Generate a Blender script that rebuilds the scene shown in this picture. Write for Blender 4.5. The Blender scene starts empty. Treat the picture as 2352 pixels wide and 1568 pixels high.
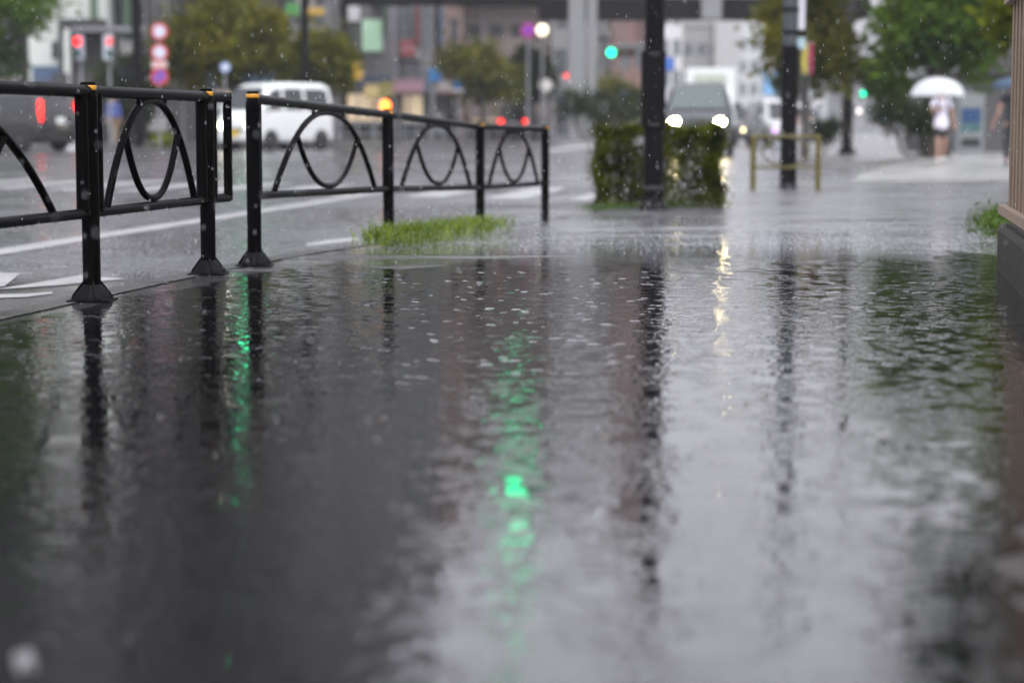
import bpy, bmesh, math, random
import numpy as np
from mathutils import Vector, Matrix
R = math.radians
random.seed(7)
scene = bpy.context.scene
C = scene.collection

# ------------------------------------------------------------------ camera
FP = 4900.0                                   # focal length in units of a 2352-wide picture
HOR = 290.0
CAMZ = 0.655
PITCH = math.atan((784 - HOR) / FP)
cam_d = bpy.data.cameras.new('camera')
cam = bpy.data.objects.new('camera', cam_d); C.objects.link(cam)
cam.location = (0, 0, CAMZ)
cam.rotation_euler = (math.pi / 2 - PITCH, 0, 0)
cam_d.sensor_width = 36; cam_d.lens = FP / 2352 * 36
cam_d.clip_start = 0.05; cam_d.clip_end = 3000
cam_d.dof.use_dof = True; cam_d.dof.focus_distance = 8.3; cam_d.dof.aperture_fstop = 2.1
cam_d.dof.aperture_blades = 0
scene.camera = cam
CP, SP = math.cos(PITCH), math.sin(PITCH)

def pt(x, y, Y):
    u = (x - 1176) / FP; v = (784 - y) / FP
    d = Vector((u, CP + v * SP, -SP + v * CP))
    return Vector((0, 0, CAMZ)) + d * (Y / d.y)

def gp(x, y, z=0.0):
    u = (x - 1176) / FP; v = (784 - y) / FP
    d = Vector((u, CP + v * SP, -SP + v * CP))
    return Vector((0, 0, CAMZ)) + d * ((z - CAMZ) / d.z)

def sm(a, b, t):
    t = max(0.0, min(1.0, (t - a) / (b - a))); return t * t * (3 - 2 * t)

def road_z(x, y):
    return -0.165 + 0.14 * sm(24, 62, y) * (1 - sm(2.0, 7.0, x - y * 0.03))

def pave_z(y):
    return -0.155 * sm(9.6, 18.0, y)

# ------------------------------------------------------------------ world and light
w = bpy.data.worlds.new('World'); scene.world = w; w.use_nodes = True
nt = w.node_tree; bgn = nt.nodes['Background']
sky = nt.nodes.new('ShaderNodeTexSky'); sky.sky_type = 'NISHITA'; sky.sun_disc = False
SUN_EL, SUN_AZ = 62, 165
sky.sun_elevation = R(SUN_EL); sky.sun_rotation = R(SUN_AZ)
sky.air_density = 1.6; sky.dust_density = 6.0; sky.ozone_density = 1.0
hs = nt.nodes.new('ShaderNodeHueSaturation'); hs.inputs['Saturation'].default_value = 0.10
tc = nt.nodes.new('ShaderNodeTexCoord')
mp = nt.nodes.new('ShaderNodeMapping'); mp.inputs['Scale'].default_value = (1.0, 1.0, 3.0)
cn = nt.nodes.new('ShaderNodeTexNoise'); cn.inputs['Scale'].default_value = 2.4; cn.inputs['Detail'].default_value = 5
mr = nt.nodes.new('ShaderNodeMapRange'); mr.inputs[1].default_value = 0.3; mr.inputs[2].default_value = 0.7
mr.inputs[3].default_value = 0.75; mr.inputs[4].default_value = 1.15
mul = nt.nodes.new('ShaderNodeMixRGB'); mul.blend_type = 'MULTIPLY'; mul.inputs[0].default_value = 1.0
tint = nt.nodes.new('ShaderNodeMixRGB'); tint.blend_type = 'MULTIPLY'; tint.inputs[0].default_value = 1.0
tint.inputs[2].default_value = (0.97, 0.965, 1.05, 1)
nt.links.new(sky.outputs[0], hs.inputs['Color'])
nt.links.new(tc.outputs['Generated'], mp.inputs[0]); nt.links.new(mp.outputs[0], cn.inputs['Vector'])
nt.links.new(cn.outputs['Fac'], mr.inputs[0])
gm = nt.nodes.new('ShaderNodeGamma'); gm.inputs[1].default_value = 0.6          # thick cloud evens the sky out
nt.links.new(hs.outputs[0], gm.inputs[0]); nt.links.new(gm.outputs[0], mul.inputs[1]); nt.links.new(mr.outputs[0], mul.inputs[2])
sx = nt.nodes.new('ShaderNodeSeparateXYZ'); nt.links.new(tc.outputs['Generated'], sx.inputs[0])
gr = nt.nodes.new('ShaderNodeMapRange'); gr.inputs[1].default_value = 0.0; gr.inputs[2].default_value = 0.75
gr.inputs[3].default_value = 1.9; gr.inputs[4].default_value = 2.3          # overcast: brighter overhead than at the horizon
nt.links.new(sx.outputs['Z'], gr.inputs[0])
mul2 = nt.nodes.new('ShaderNodeMixRGB'); mul2.blend_type = 'MULTIPLY'; mul2.inputs[0].default_value = 1.0
nt.links.new(mul.outputs[0], mul2.inputs[1]); nt.links.new(gr.outputs[0], mul2.inputs[2])
nt.links.new(mul2.outputs[0], tint.inputs[1]); nt.links.new(tint.outputs[0], bgn.inputs['Color'])
bgn.inputs['Strength'].default_value = 0.15
sd = bpy.data.lights.new('sun', 'SUN'); sd.energy = 0.5; sd.angle = R(40); sd.color = (1.0, 0.985, 0.96)
so = bpy.data.objects.new('sun', sd); C.objects.link(so); so.location = (0, 0, 60)
# sun azimuth: rotation 0 = +Y
sdir = Vector((math.sin(R(SUN_AZ)) * math.cos(R(SUN_EL)), math.cos(R(SUN_AZ)) * math.cos(R(SUN_EL)), math.sin(R(SUN_EL))))
so.rotation_euler = sdir.to_track_quat('Z', 'Y').to_euler()
scene.view_settings.view_transform = 'Standard'; scene.view_settings.look = 'None'
scene.view_settings.gamma = 1.0; scene.view_settings.exposure = 1.28
scene.cycles.max_bounces = 8; scene.cycles.volume_bounces = 1
scene.cycles.use_denoising = True
scene.cycles.sample_clamp_indirect = 12.0

# ------------------------------------------------------------------ materials
MATS = {}
def pm(name, rgb, rough=0.5, var=0.12, scale=6.0, metal=0.0, bump=0.0, ior=1.45, coat=0.0):
    if name in MATS: return MATS[name]
    m = bpy.data.materials.new(name); m.use_nodes = True
    n = m.node_tree; p = n.nodes['Principled BSDF']
    p.inputs['Roughness'].default_value = rough; p.inputs['Metallic'].default_value = metal
    p.inputs['IOR'].default_value = ior
    if coat: p.inputs['Coat Weight'].default_value = coat; p.inputs['Coat Roughness'].default_value = 0.05
    t = n.nodes.new('ShaderNodeTexCoord')
    no = n.nodes.new('ShaderNodeTexNoise'); no.inputs['Scale'].default_value = scale; no.inputs['Detail'].default_value = 6
    n.links.new(t.outputs['Object'], no.inputs['Vector'])
    mx = n.nodes.new('ShaderNodeMixRGB')
    mx.inputs[1].default_value = tuple(c * (1 - var) for c in rgb) + (1,)
    mx.inputs[2].default_value = tuple(min(1, c * (1 + var)) for c in rgb) + (1,)
    n.links.new(no.outputs['Fac'], mx.inputs[0]); n.links.new(mx.outputs[0], p.inputs['Base Color'])
    mr = n.nodes.new('ShaderNodeMapRange'); mr.inputs[3].default_value = max(0.0, rough - 0.08); mr.inputs[4].default_value = rough + 0.08
    n.links.new(no.outputs['Fac'], mr.inputs[0]); n.links.new(mr.outputs[0], p.inputs['Roughness'])
    if bump:
        b = n.nodes.new('ShaderNodeBump'); b.inputs['Strength'].default_value = 1.0; b.inputs['Distance'].default_value = bump
        n2 = n.nodes.new('ShaderNodeTexNoise'); n2.inputs['Scale'].default_value = scale * 8; n2.inputs['Detail'].default_value = 4
        n.links.new(t.outputs['Object'], n2.inputs['Vector'])
        n.links.new(n2.outputs['Fac'], b.inputs['Height']); n.links.new(b.outputs[0], p.inputs['Normal'])
    MATS[name] = m; return m

def em(name, rgb, s):
    if name in MATS: return MATS[name]
    m = bpy.data.materials.new(name); m.use_nodes = True; n = m.node_tree
    p = n.nodes['Principled BSDF']; p.inputs['Base Color'].default_value = tuple(rgb) + (1,)
    p.inputs['Emission Color'].default_value = tuple(rgb) + (1,); p.inputs['Emission Strength'].default_value = s
    p.inputs['Roughness'].default_value = 0.3
    MATS[name] = m; return m

def leafm(name, c1, c2, scale=1.3):
    if name in MATS: return MATS[name]
    m = bpy.data.materials.new(name); m.use_nodes = True; n = m.node_tree
    n.nodes.remove(n.nodes['Principled BSDF']); out = n.nodes['Material Output']
    t = n.nodes.new('ShaderNodeTexCoord')
    no = n.nodes.new('ShaderNodeTexNoise'); no.inputs['Scale'].default_value = scale; no.inputs['Detail'].default_value = 5
    n.links.new(t.outputs['Object'], no.inputs['Vector'])
    rp = n.nodes.new('ShaderNodeValToRGB'); rp.color_ramp.elements[0].position = 0.36; rp.color_ramp.elements[1].position = 0.64
    rp.color_ramp.elements[0].color = tuple(c1) + (1,); rp.color_ramp.elements[1].color = tuple(c2) + (1,)
    n.links.new(no.outputs['Fac'], rp.inputs[0])
    d = n.nodes.new('ShaderNodeBsdfPrincipled'); d.inputs['Roughness'].default_value = 0.5; d.inputs['IOR'].default_value = 1.18
    tr = n.nodes.new('ShaderNodeBsdfTranslucent'); mx = n.nodes.new('ShaderNodeMixShader'); mx.inputs[0].default_value = 0.35
    n.links.new(rp.outputs[0], d.inputs['Base Color']); n.links.new(rp.outputs[0], tr.inputs[0])
    n.links.new(d.outputs[0], mx.inputs[1]); n.links.new(tr.outputs[0], mx.inputs[2]); n.links.new(mx.outputs[0], out.inputs[0])
    MATS[name] = m; return m

def wet_ground(name, base, r0, r1, bump_amp, patch=0.5, patch_scale=0.6, spec_ior=1.42, near=None, stretch=1.0):
    """wet asphalt: rough grain, with a water film that pools in patches"""
    m = bpy.data.materials.new(name); m.use_nodes = True; n = m.node_tree; L = n.links.new
    p = n.nodes['Principled BSDF']; p.inputs['IOR'].default_value = spec_ior
    t = n.nodes.new('ShaderNodeTexCoord')
    a = n.nodes.new('ShaderNodeTexNoise'); a.inputs['Scale'].default_value = patch_scale; a.inputs['Detail'].default_value = 6; a.inputs['Roughness'].default_value = 0.6
    smp = n.nodes.new('ShaderNodeMapping'); smp.inputs['Scale'].default_value = (1.0 / stretch, stretch, 1)
    L(t.outputs['Object'], smp.inputs[0]); L(smp.outputs[0], a.inputs['Vector'])
    fac = a.outputs['Fac']
    if near:
        sxy = n.nodes.new('ShaderNodeSeparateXYZ'); L(t.outputs['Object'], sxy.inputs[0])
        nr = n.nodes.new('ShaderNodeMapRange'); nr.inputs[1].default_value = near[0]; nr.inputs[2].default_value = near[1]; nr.inputs[3].default_value = near[2]; nr.inputs[4].default_value = 0.0
        L(sxy.outputs['Y'], nr.inputs[0]); ad = n.nodes.new('ShaderNodeMath'); L(fac, ad.inputs[0]); L(nr.outputs[0], ad.inputs[1]); fac = ad.outputs[0]
    pr = n.nodes.new('ShaderNodeMapRange'); pr.inputs[1].default_value = patch - 0.08; pr.inputs[2].default_value = patch + 0.08
    L(fac, pr.inputs[0])
    rr = n.nodes.new('ShaderNodeMapRange'); rr.inputs[3].default_value = r1; rr.inputs[4].default_value = r0
    L(pr.outputs[0], rr.inputs[0]); L(rr.outputs[0], p.inputs['Roughness'])
    g = n.nodes.new('ShaderNodeTexNoise'); g.inputs['Scale'].default_value = 90; g.inputs['Detail'].default_value = 3
    L(t.outputs['Object'], g.inputs['Vector'])
    v = n.nodes.new('ShaderNodeTexVoronoi'); v.inputs['Scale'].default_value = 140
    L(t.outputs['Object'], v.inputs['Vector'])
    c = n.nodes.new('ShaderNodeMixRGB'); c.inputs[1].default_value = tuple(x * 0.7 for x in base) + (1,); c.inputs[2].default_value = tuple(x * 1.35 for x in base) + (1,)
    L(g.outputs['Fac'], c.inputs[0]); L(c.outputs[0], p.inputs['Base Color'])
    inv = n.nodes.new('ShaderNodeMapRange'); inv.inputs[3].default_value = bump_amp; inv.inputs[4].default_value = bump_amp * 0.12
    L(pr.outputs[0], inv.inputs[0])
    hh = n.nodes.new('ShaderNodeMath'); hh.operation = 'MULTIPLY'; L(v.outputs['Distance'], hh.inputs[0]); L(inv.outputs[0], hh.inputs[1])
    b = n.nodes.new('ShaderNodeBump'); b.inputs['Distance'].default_value = 1.0; b.inputs['Strength'].default_value = 1.0
    L(hh.outputs[0], b.inputs['Height']); L(b.outputs[0], p.inputs['Normal'])
    MATS[name] = m; return m

def water_mat():
    m = bpy.data.materials.new('puddle_water'); m.use_nodes = True; n = m.node_tree; L = n.links.new
    p = n.nodes['Principled BSDF']
    p.inputs['Base Color'].default_value = (0.004, 0.004, 0.0043, 1); p.inputs['IOR'].default_value = 1.36
    p.inputs['Roughness'].default_value = 0.06
    t = n.nodes.new('ShaderNodeTexCoord')
    def noise(scale, detail, stretch=(1, 1, 1), rough=0.5):
        mp = n.nodes.new('ShaderNodeMapping'); mp.inputs['Scale'].default_value = stretch
        a = n.nodes.new('ShaderNodeTexNoise'); a.inputs['Scale'].default_value = scale; a.inputs['Detail'].default_value = detail; a.inputs['Roughness'].default_value = rough
        L(t.outputs['Object'], mp.inputs[0]); L(mp.outputs[0], a.inputs['Vector']); return a.outputs['Fac']
    def math_(op, a, b):
        x = n.nodes.new('ShaderNodeMath'); x.operation = op
        for i, s in enumerate((a, b)):
            if isinstance(s, (int, float)): x.inputs[i].default_value = s
            else: L(s, x.inputs[i])
        return x.outputs[0]
    h = math_('MULTIPLY', noise(11, 3, (0.35, 1.25, 1)), 0.00036)
    h = math_('ADD', h, math_('MULTIPLY', noise(34, 2, (0.40, 1.2, 1)), 0.00022))
    h = math_('ADD', h, math_('MULTIPLY', noise(5.0, 2, (0.4, 1.2, 1)), 0.0006))
    for sc, amp, ring in ((3.4, 0.00026, 150.0), (6.0, 0.00022, 190.0), (9.0, 0.00017, 260.0), (15.0, 0.00012, 400.0)):
        v = n.nodes.new('ShaderNodeTexVoronoi'); v.inputs['Scale'].default_value = sc; v.voronoi_dimensions = '2D'
        L(t.outputs['Object'], v.inputs['Vector'])
        sep = n.nodes.new('ShaderNodeSeparateColor'); L(v.outputs['Color'], sep.inputs[0])
        d = math_('DIVIDE', v.outputs['Distance'], sc)                      # metres from the drop
        ph = math_('MULTIPLY', sep.outputs[0], 6.28)
        s = math_('SINE', math_('ADD', math_('MULTIPLY', d, ring), ph), 0)
        rad = math_('MULTIPLY', sep.outputs[1], 0.42 / sc)                   # current radius of the ring
        q = math_('DIVIDE', math_('SUBTRACT', d, rad), 0.035)
        e = math_('POWER', 2.718, math_('MULTIPLY', math_('MULTIPLY', q, q), -1.0))
        act = math_('LESS_THAN', sep.outputs[2], 0.55)
        h = math_('ADD', h, math_('MULTIPLY', math_('MULTIPLY', math_('MULTIPLY', s, e), amp), act))
    # broad dimples where the water stands deepest, at the near end
    sp = n.nodes.new('ShaderNodeSeparateXYZ'); L(t.outputs['Object'], sp.inputs[0])
    dp = n.nodes.new('ShaderNodeMapRange'); dp.inputs[1].default_value = 2.2; dp.inputs[2].default_value = 5.2; dp.inputs[3].default_value = 1.0; dp.inputs[4].default_value = 0.0
    L(sp.outputs['Y'], dp.inputs[0])
    h = math_('ADD', h, math_('MULTIPLY', math_('MULTIPLY', noise(13, 1, (0.55, 1.0, 1)), dp.outputs[0]), 0.0012))
    v = n.nodes.new('ShaderNodeTexVoronoi'); v.inputs['Scale'].default_value = 7.0; v.voronoi_dimensions = '2D'; L(t.outputs['Object'], v.inputs['Vector'])
    d = math_('DIVIDE', v.outputs['Distance'], 7.0); q = math_('DIVIDE', d, 0.022)
    dent = math_('POWER', 2.718, math_('MULTIPLY', math_('MULTIPLY', q, q), -1.0))
    h = math_('SUBTRACT', h, math_('MULTIPLY', math_('MULTIPLY', dent, dp.outputs[0]), 0.0012))
    b = n.nodes.new('ShaderNodeBump'); b.inputs['Distance'].default_value = 1.0; b.inputs['Strength'].default_value = 1.0
    L(h, b.inputs['Height']); L(b.outputs[0], p.inputs['Normal'])
    MATS['water'] = m; return m

# ------------------------------------------------------------------ mesh helpers
class MB:
    def __init__(s): s.v = []; s.f = []; s.sm = []
    def add(s, vs, fs, smooth=False):
        o = len(s.v); s.v += [tuple(v) for v in vs]
        for f in fs: s.f.append(tuple(i + o for i in f)); s.sm.append(smooth)
        return s
    def box(s, x0, x1, y0, y1, z0, z1, bev=0.0):
        if bev <= 0:
            vs = [(x, y, z) for z in (z0, z1) for y in (y0, y1) for x in (x0, x1)]
            return s.add(vs, [(0, 2, 3, 1), (4, 5, 7, 6), (0, 1, 5, 4), (2, 6, 7, 3), (0, 4, 6, 2), (1, 3, 7, 5)])
        bm = bmesh.new(); bmesh.ops.create_cube(bm, size=1)
        for v in bm.verts:
            v.co = Vector(((x0 + x1) / 2 + v.co.x * (x1 - x0), (y0 + y1) / 2 + v.co.y * (y1 - y0), (z0 + z1) / 2 + v.co.z * (z1 - z0)))
        bmesh.ops.bevel(bm, geom=bm.edges[:], offset=bev, segments=2, affect='EDGES')
        bm.verts.index_update()
        s.add([v.co for v in bm.verts], [[v.index for v in f.verts] for f in bm.faces], False); bm.free(); return s
    def tube(s, pts, r, n=10, cap=True, rz=None):
        pts = [Vector(p) for p in pts]
        rs = r if isinstance(r, (list, tuple)) else [r] * len(pts)
        rings = []; prev = None
        for i, p in enumerate(pts):
            d = (pts[min(i + 1, len(pts) - 1)] - pts[max(i - 1, 0)]).normalized()
            if prev is None:
                a = d.orthogonal().normalized()
                if abs(d.z) < 0.9: a = Vector((0, 0, 1)); a = (a - d * a.dot(d)).normalized()
            else: a = (prev - d * prev.dot(d)).normalized()
            prev = a; b = d.cross(a)
            rings.append([p + (a * math.cos(2 * math.pi * k / n) + b * math.sin(2 * math.pi * k / n)) * rs[i] for k in range(n)])
        vs = [v for rg in rings for v in rg]; fs = []
        for i in range(len(pts) - 1):
            for k in range(n):
                k2 = (k + 1) % n; fs.append((i * n + k, i * n + k2, (i + 1) * n + k2, (i + 1) * n + k))
        s.add(vs, fs, True)
        if cap:
            s.add(rings[0], [tuple(range(n))[::-1]]); s.add(rings[-1], [tuple(range(n))])
        return s
    def lathe(s, prof, c=(0, 0, 0), n=16, ax='z', smooth=True):
        vs = []; fs = []
        for r_, h in prof:
            for k in range(n):
                a = 2 * math.pi * k / n; x, y = r_ * math.cos(a), r_ * math.sin(a)
                q = (x, y, h) if ax == 'z' else ((x, h, y) if ax == 'y' else (h, x, y))
                vs.append((q[0] + c[0], q[1] + c[1], q[2] + c[2]))
        for i in range(len(prof) - 1):
            for k in range(n):
                k2 = (k + 1) % n; fs.append((i * n + k, i * n + k2, (i + 1) * n + k2, (i + 1) * n + k))
        s.add(vs, fs, smooth)
        m = len(prof) - 1
        if prof[0][0] > 1e-5: s.add(vs[:n], [tuple(range(n))[::-1]])
        if prof[-1][0] > 1e-5: s.add(vs[m * n:], [tuple(range(n))])
        return s
    def ell(s, c, r, n=14, m=9):
        prof = []
        vs = []; fs = []
        for i in range(m + 1):
            t = math.pi * i / m - math.pi / 2
            for k in range(n):
                a = 2 * math.pi * k / n
                vs.append((c[0] + r[0] * math.cos(t) * math.cos(a), c[1] + r[1] * math.cos(t) * math.sin(a), c[2] + r[2] * math.sin(t)))
        for i in range(m):
            for k in range(n):
                k2 = (k + 1) % n; fs.append((i * n + k, i * n + k2, (i + 1) * n + k2, (i + 1) * n + k))
        return s.add(vs, fs, True)
    def fit(s, c, k):
        s.v = [(c[0] + x * k[0], c[1] + y * k[1], c[2] + z * k[2]) for x, y, z in s.v]; return s
    def prism(s, poly, z0, z1):
        n = len(poly); vs = [(p[0], p[1], z0) for p in poly] + [(p[0], p[1], z1) for p in poly]
        fs = [tuple(range(n))[::-1], tuple(range(n, 2 * n))] + [(i, (i + 1) % n, n + (i + 1) % n, n + i) for i in range(n)]
        return s.add(vs, fs)
    def build(s, name, mat, parent=None, local=False):
        me = bpy.data.meshes.new(name)
        vs = s.v
        if parent is not None and not local:
            Mi = world_m(parent).inverted(); vs = [Mi @ Vector(v) for v in vs]
        me.from_pydata([tuple(v) for v in vs], [], s.f)
        me.polygons.foreach_set('use_smooth', s.sm); me.update()
        bm = bmesh.new(); bm.from_mesh(me); bmesh.ops.recalc_face_normals(bm, faces=bm.faces[:]); bm.to_mesh(me); bm.free()
        if mat: me.materials.append(mat)
        o = bpy.data.objects.new(name, me); C.objects.link(o)
        if parent is not None: o.parent = parent
        return o

def world_m(o):
    m = Matrix.LocRotScale(o.location, o.rotation_euler, o.scale)
    return world_m(o.parent) @ m if o.parent else m

def tag(o, label=None, cat=None, group=None, kind=None):
    if label: o['label'] = label
    if cat: o['category'] = cat
    if group: o['group'] = group
    if kind: o['kind'] = kind
    return o

def thing(name, label, cat, loc=(0, 0, 0), rz=0.0, group=None):
    o = bpy.data.objects.new(name, None); C.objects.link(o); o.empty_display_size = 0.2
    o.location = loc; o.rotation_euler = (0, 0, rz)
    return tag(o, label, cat, group)

def copy_tree(o, parent=None):
    c = o.copy(); C.objects.link(c)
    if parent is not None: c.parent = parent
    for ch in list(o.children): copy_tree(ch, c)
    return c

def quads_mesh(name, verts, mat, parent=None, k=4):
    """verts: numpy array (n*k,3); every k vertices make one face"""
    n = len(verts) // k
    me = bpy.data.meshes.new(name)
    me.vertices.add(n * k); me.vertices.foreach_set('co', verts.astype(np.float32).ravel())
    me.loops.add(n * k); me.loops.foreach_set('vertex_index', np.arange(n * k, dtype=np.int32))
    me.polygons.add(n); me.polygons.foreach_set('loop_start', np.arange(0, n * k, k, dtype=np.int32))
    me.polygons.foreach_set('loop_total', np.full(n, k, dtype=np.int32))
    me.update(calc_edges=True); me.validate()
    me.materials.append(mat)
    o = bpy.data.objects.new(name, me); C.objects.link(o)
    if parent is not None: o.parent = parent
    return o

def leaf_quads(centers, size, rng, flat=0.0):
    n = len(centers)
    a = rng.normal(size=(n, 3)); a /= np.linalg.norm(a, axis=1)[:, None]
    b = rng.normal(size=(n, 3)); b -= a * (a * b).sum(1)[:, None]; b /= np.linalg.norm(b, axis=1)[:, None]
    s = size * rng.uniform(0.6, 1.4, size=(n, 1)); l = s * rng.uniform(1.2, 1.9, size=(n, 1))
    v = np.stack([centers - a * l, centers - b * s * 0.6, centers + a * l, centers + b * s * 0.6], axis=1)
    return v.reshape(-1, 3)

def crown_points(ells, n, rng, clump=0.22, k=60):
    """leaf positions: clumps spread through a set of ellipsoids (cx,cy,cz,rx,ry,rz)"""
    E = np.array(ells, float); vol = E[:, 3] * E[:, 4] * E[:, 5]; pr = vol / vol.sum()
    idx = rng.choice(len(E), size=k, p=pr)
    d = rng.normal(size=(k, 3)); d /= np.linalg.norm(d, axis=1)[:, None]
    r = rng.uniform(0.25, 1.0, size=(k, 1)) ** 0.5
    far = np.where(rng.uniform(size=(k, 1)) < 0.16, 1.22, 0.92)
    cc = E[idx, :3] + d * r * E[idx, 3:] * far
    j = rng.integers(0, k, size=n)
    rr = clump * rng.uniform(0.35, 1.5, size=k)
    p = cc[j] + rng.normal(size=(n, 3)) * rr[j][:, None] * 0.6
    return p

def tree(name, label, cat, base, ells, n, leaf, mat, trunk_r, limbs, rng_seed, clump, k, group=None, bark=None):
    rng = np.random.default_rng(rng_seed)
    t = thing(name, label, cat, base, 0, group)
    mb = MB(); top = max(e[2] for e in ells)
    mx = sum(e[0] for e in ells) / len(ells); my = sum(e[1] for e in ells) / len(ells)
    mb.tube([(0, 0, -0.05), (0.03, 0, top * 0.25), (mx * 0.25 - 0.04, my * 0.2, top * 0.5), (mx * 0.6, my * 0.6, top * 0.85), (mx, my, top * 1.02)],
            [trunk_r * 1.35, trunk_r, trunk_r * 0.85, trunk_r * 0.5, trunk_r * 0.15], 10)
    for e in ells:
        for q in range(limbs):
            a = rng.uniform(0, 6.28); h0 = top * rng.uniform(0.28, 0.6)
            end = (e[0] + math.cos(a) * e[3] * 0.75, e[1] + math.sin(a) * e[4] * 0.75, e[2] + rng.uniform(-0.4, 0.6) * e[5])
            mid = ((mx * 0.3 + end[0]) / 2, (my * 0.3 + end[1]) / 2, (h0 + end[2]) / 2 + 0.1)
            mb.tube([(mx * 0.3, my * 0.3, h0), mid, end], [trunk_r * 0.45, trunk_r * 0.3, trunk_r * 0.1], 6)
    mb.build('trunk', bark or pm('bark', (0.045, 0.038, 0.032), 0.7, 0.3, 12, bump=0.01), t, local=True)
    pts = crown_points(ells, int(n * 1.15), rng, clump, int(k * 1.25))
    quads_mesh('crown', leaf_quads(pts, leaf * 1.25, rng), mat, t)
    return t

# palette
M_black = pm('black_paint_wet', (0.003, 0.003, 0.0032), 0.30, 0.2, 10, ior=1.07)
M_boot = pm('black_cast_iron', (0.003, 0.003, 0.0033), 0.45, 0.3, 14, bump=0.001, ior=1.15)
M_gold = pm('amber_reflector', (0.55, 0.26, 0.02), 0.35, 0.1)
M_dark = pm('dark_pole_paint', (0.006, 0.0055, 0.0065), 0.5, 0.3, 4, bump=0.002, ior=1.16)
M_greyp = pm('grey_galvanised', (0.22, 0.23, 0.24), 0.45, 0.15, 6, metal=0.2)
M_tyre = pm('tyre_rubber', (0.015, 0.015, 0.015), 0.7)
M_rim = pm('wheel_metal', (0.35, 0.35, 0.36), 0.35, 0.1, metal=0.6)
M_glass = pm('dark_window_glass', (0.02, 0.022, 0.024), 0.06, 0.1, 3)
M_glass2 = pm('pale_window_glass', (0.10, 0.12, 0.125), 0.08, 0.2, 2)
M_white = pm('white_body_paint', (0.62, 0.645, 0.63), 0.25, 0.03, 3, coat=0.4)
M_trim = pm('dark_plastic_trim', (0.02, 0.02, 0.021), 0.5)
M_skin = pm('skin', (0.42, 0.25, 0.18), 0.5, 0.06)
M_skin2 = pm('tanned_skin', (0.34, 0.19, 0.13), 0.5, 0.06)
M_hair = pm('black_hair', (0.012, 0.010, 0.010), 0.5)
M_signw = pm('sign_white', (0.50, 0.55, 0.66), 0.4, 0.04)
M_signr = pm('sign_red', (0.52, 0.05, 0.05), 0.4, 0.05)
M_signb = pm('sign_blue', (0.03, 0.08, 0.42), 0.4, 0.05)

# ------------------------------------------------------------------ ground, road, pavement, puddle
road_mat = wet_ground('wet_road_asphalt', (0.062, 0.062, 0.065), 0.18, 0.32, 0.0013, 0.5, 0.35, 1.6)
pave_mat = wet_ground('wet_pavement_asphalt', (0.055, 0.054, 0.056), 0.07, 0.32, 0.0013, 0.57, 1.0, 1.6, (9.8, 21.0, 0.20), 1.8)
def sheet(name, xs, ys, zf, mat, kind='structure', parent=None):
    vs = [(x, y, zf(x, y)) for y in ys for x in xs]; nx = len(xs)
    fs = [(j * nx + i, j * nx + i + 1, (j + 1) * nx + i + 1, (j + 1) * nx + i) for j in range(len(ys) - 1) for i in range(nx - 1)]
    o = MB().add(vs, fs, True).build(name, mat, parent); 
    if kind: o['kind'] = kind
    return o
xs = [-300, -120, -60] + [x * 1.0 for x in range(-40, 41)] + [60, 120, 300]
ys = [-40, -20, -8] + [y * 1.0 for y in range(-4, 90, 2)] + [100, 130, 180, 260, 400, 700]
road = sheet('road', xs, ys, road_z, road_mat)

# pavement slab: left edge is the kerb line just beyond the railing
KERB = [(-3.6, -4.0), (-3.0, 1.0), (-2.30, 4.6), (-1.80, 7.6), (-1.50, 9.4), (-1.34, 10.2), (-0.92, 13.0), (-0.42, 16.0), (0.10, 18.3), (0.65, 20.0), (1.0, 21.8), (2.2, 25.0), (4.2, 28.2), (6.6, 30.2), (12.0, 31.0)]
def kerb_x(y):
    for (xa, ya), (xb, yb) in zip(KERB, KERB[1:]):
        if ya <= y <= yb: return xa + (xb - xa) * (y - ya) / (yb - ya)
    return KERB[-1][0]
ys2 = [-4 + 0.5 * i for i in range(71)]
ys2 = [y for y in ys2 if y <= 31.0]
mb = MB(); NX = 24; top = []
for y in ys2:
    x0 = kerb_x(y); x1 = 14.0
    for i in range(NX + 1):
        x = x0 + (x1 - x0) * (i / NX); top.append((x, y, pave_z(y)))
fs = [(j * (NX + 1) + i, j * (NX + 1) + i + 1, (j + 1) * (NX + 1) + i + 1, (j + 1) * (NX + 1) + i) for j in range(len(ys2) - 1) for i in range(NX)]
mb.add(top, fs, True)
side = []; sf = []
for j, y in enumerate(ys2):
    x0 = kerb_x(y); side += [(x0, y, pave_z(y)), (x0, y, -0.30)]
for j in range(len(ys2) - 1): sf.append((2 * j, 2 * j + 1, 2 * j + 3, 2 * j + 2))
mb.add(side, sf)
pavement = mb.build('pavement', pave_mat); pavement['kind'] = 'structure'
# kerb stones: a strip of paler concrete along the edge
mb = MB(); vs = []
kp = [(kerb_x(y), y) for y in ys2 if y <= 24]
for (x, y) in kp: z = pave_z(y) + 0.004; vs += [(x + 0.0, y, z), (x + 0.13, y, z)]
mb.add(vs, [(2 * j, 2 * j + 1, 2 * j + 3, 2 * j + 2) for j in range(len(kp) - 1)])
kerb = mb.build('kerb', wet_ground('wet_kerb_concrete', (0.055, 0.054, 0.053), 0.2, 0.4, 0.001, 0.5, 2.0)); kerb['kind'] = 'structure'

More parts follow.
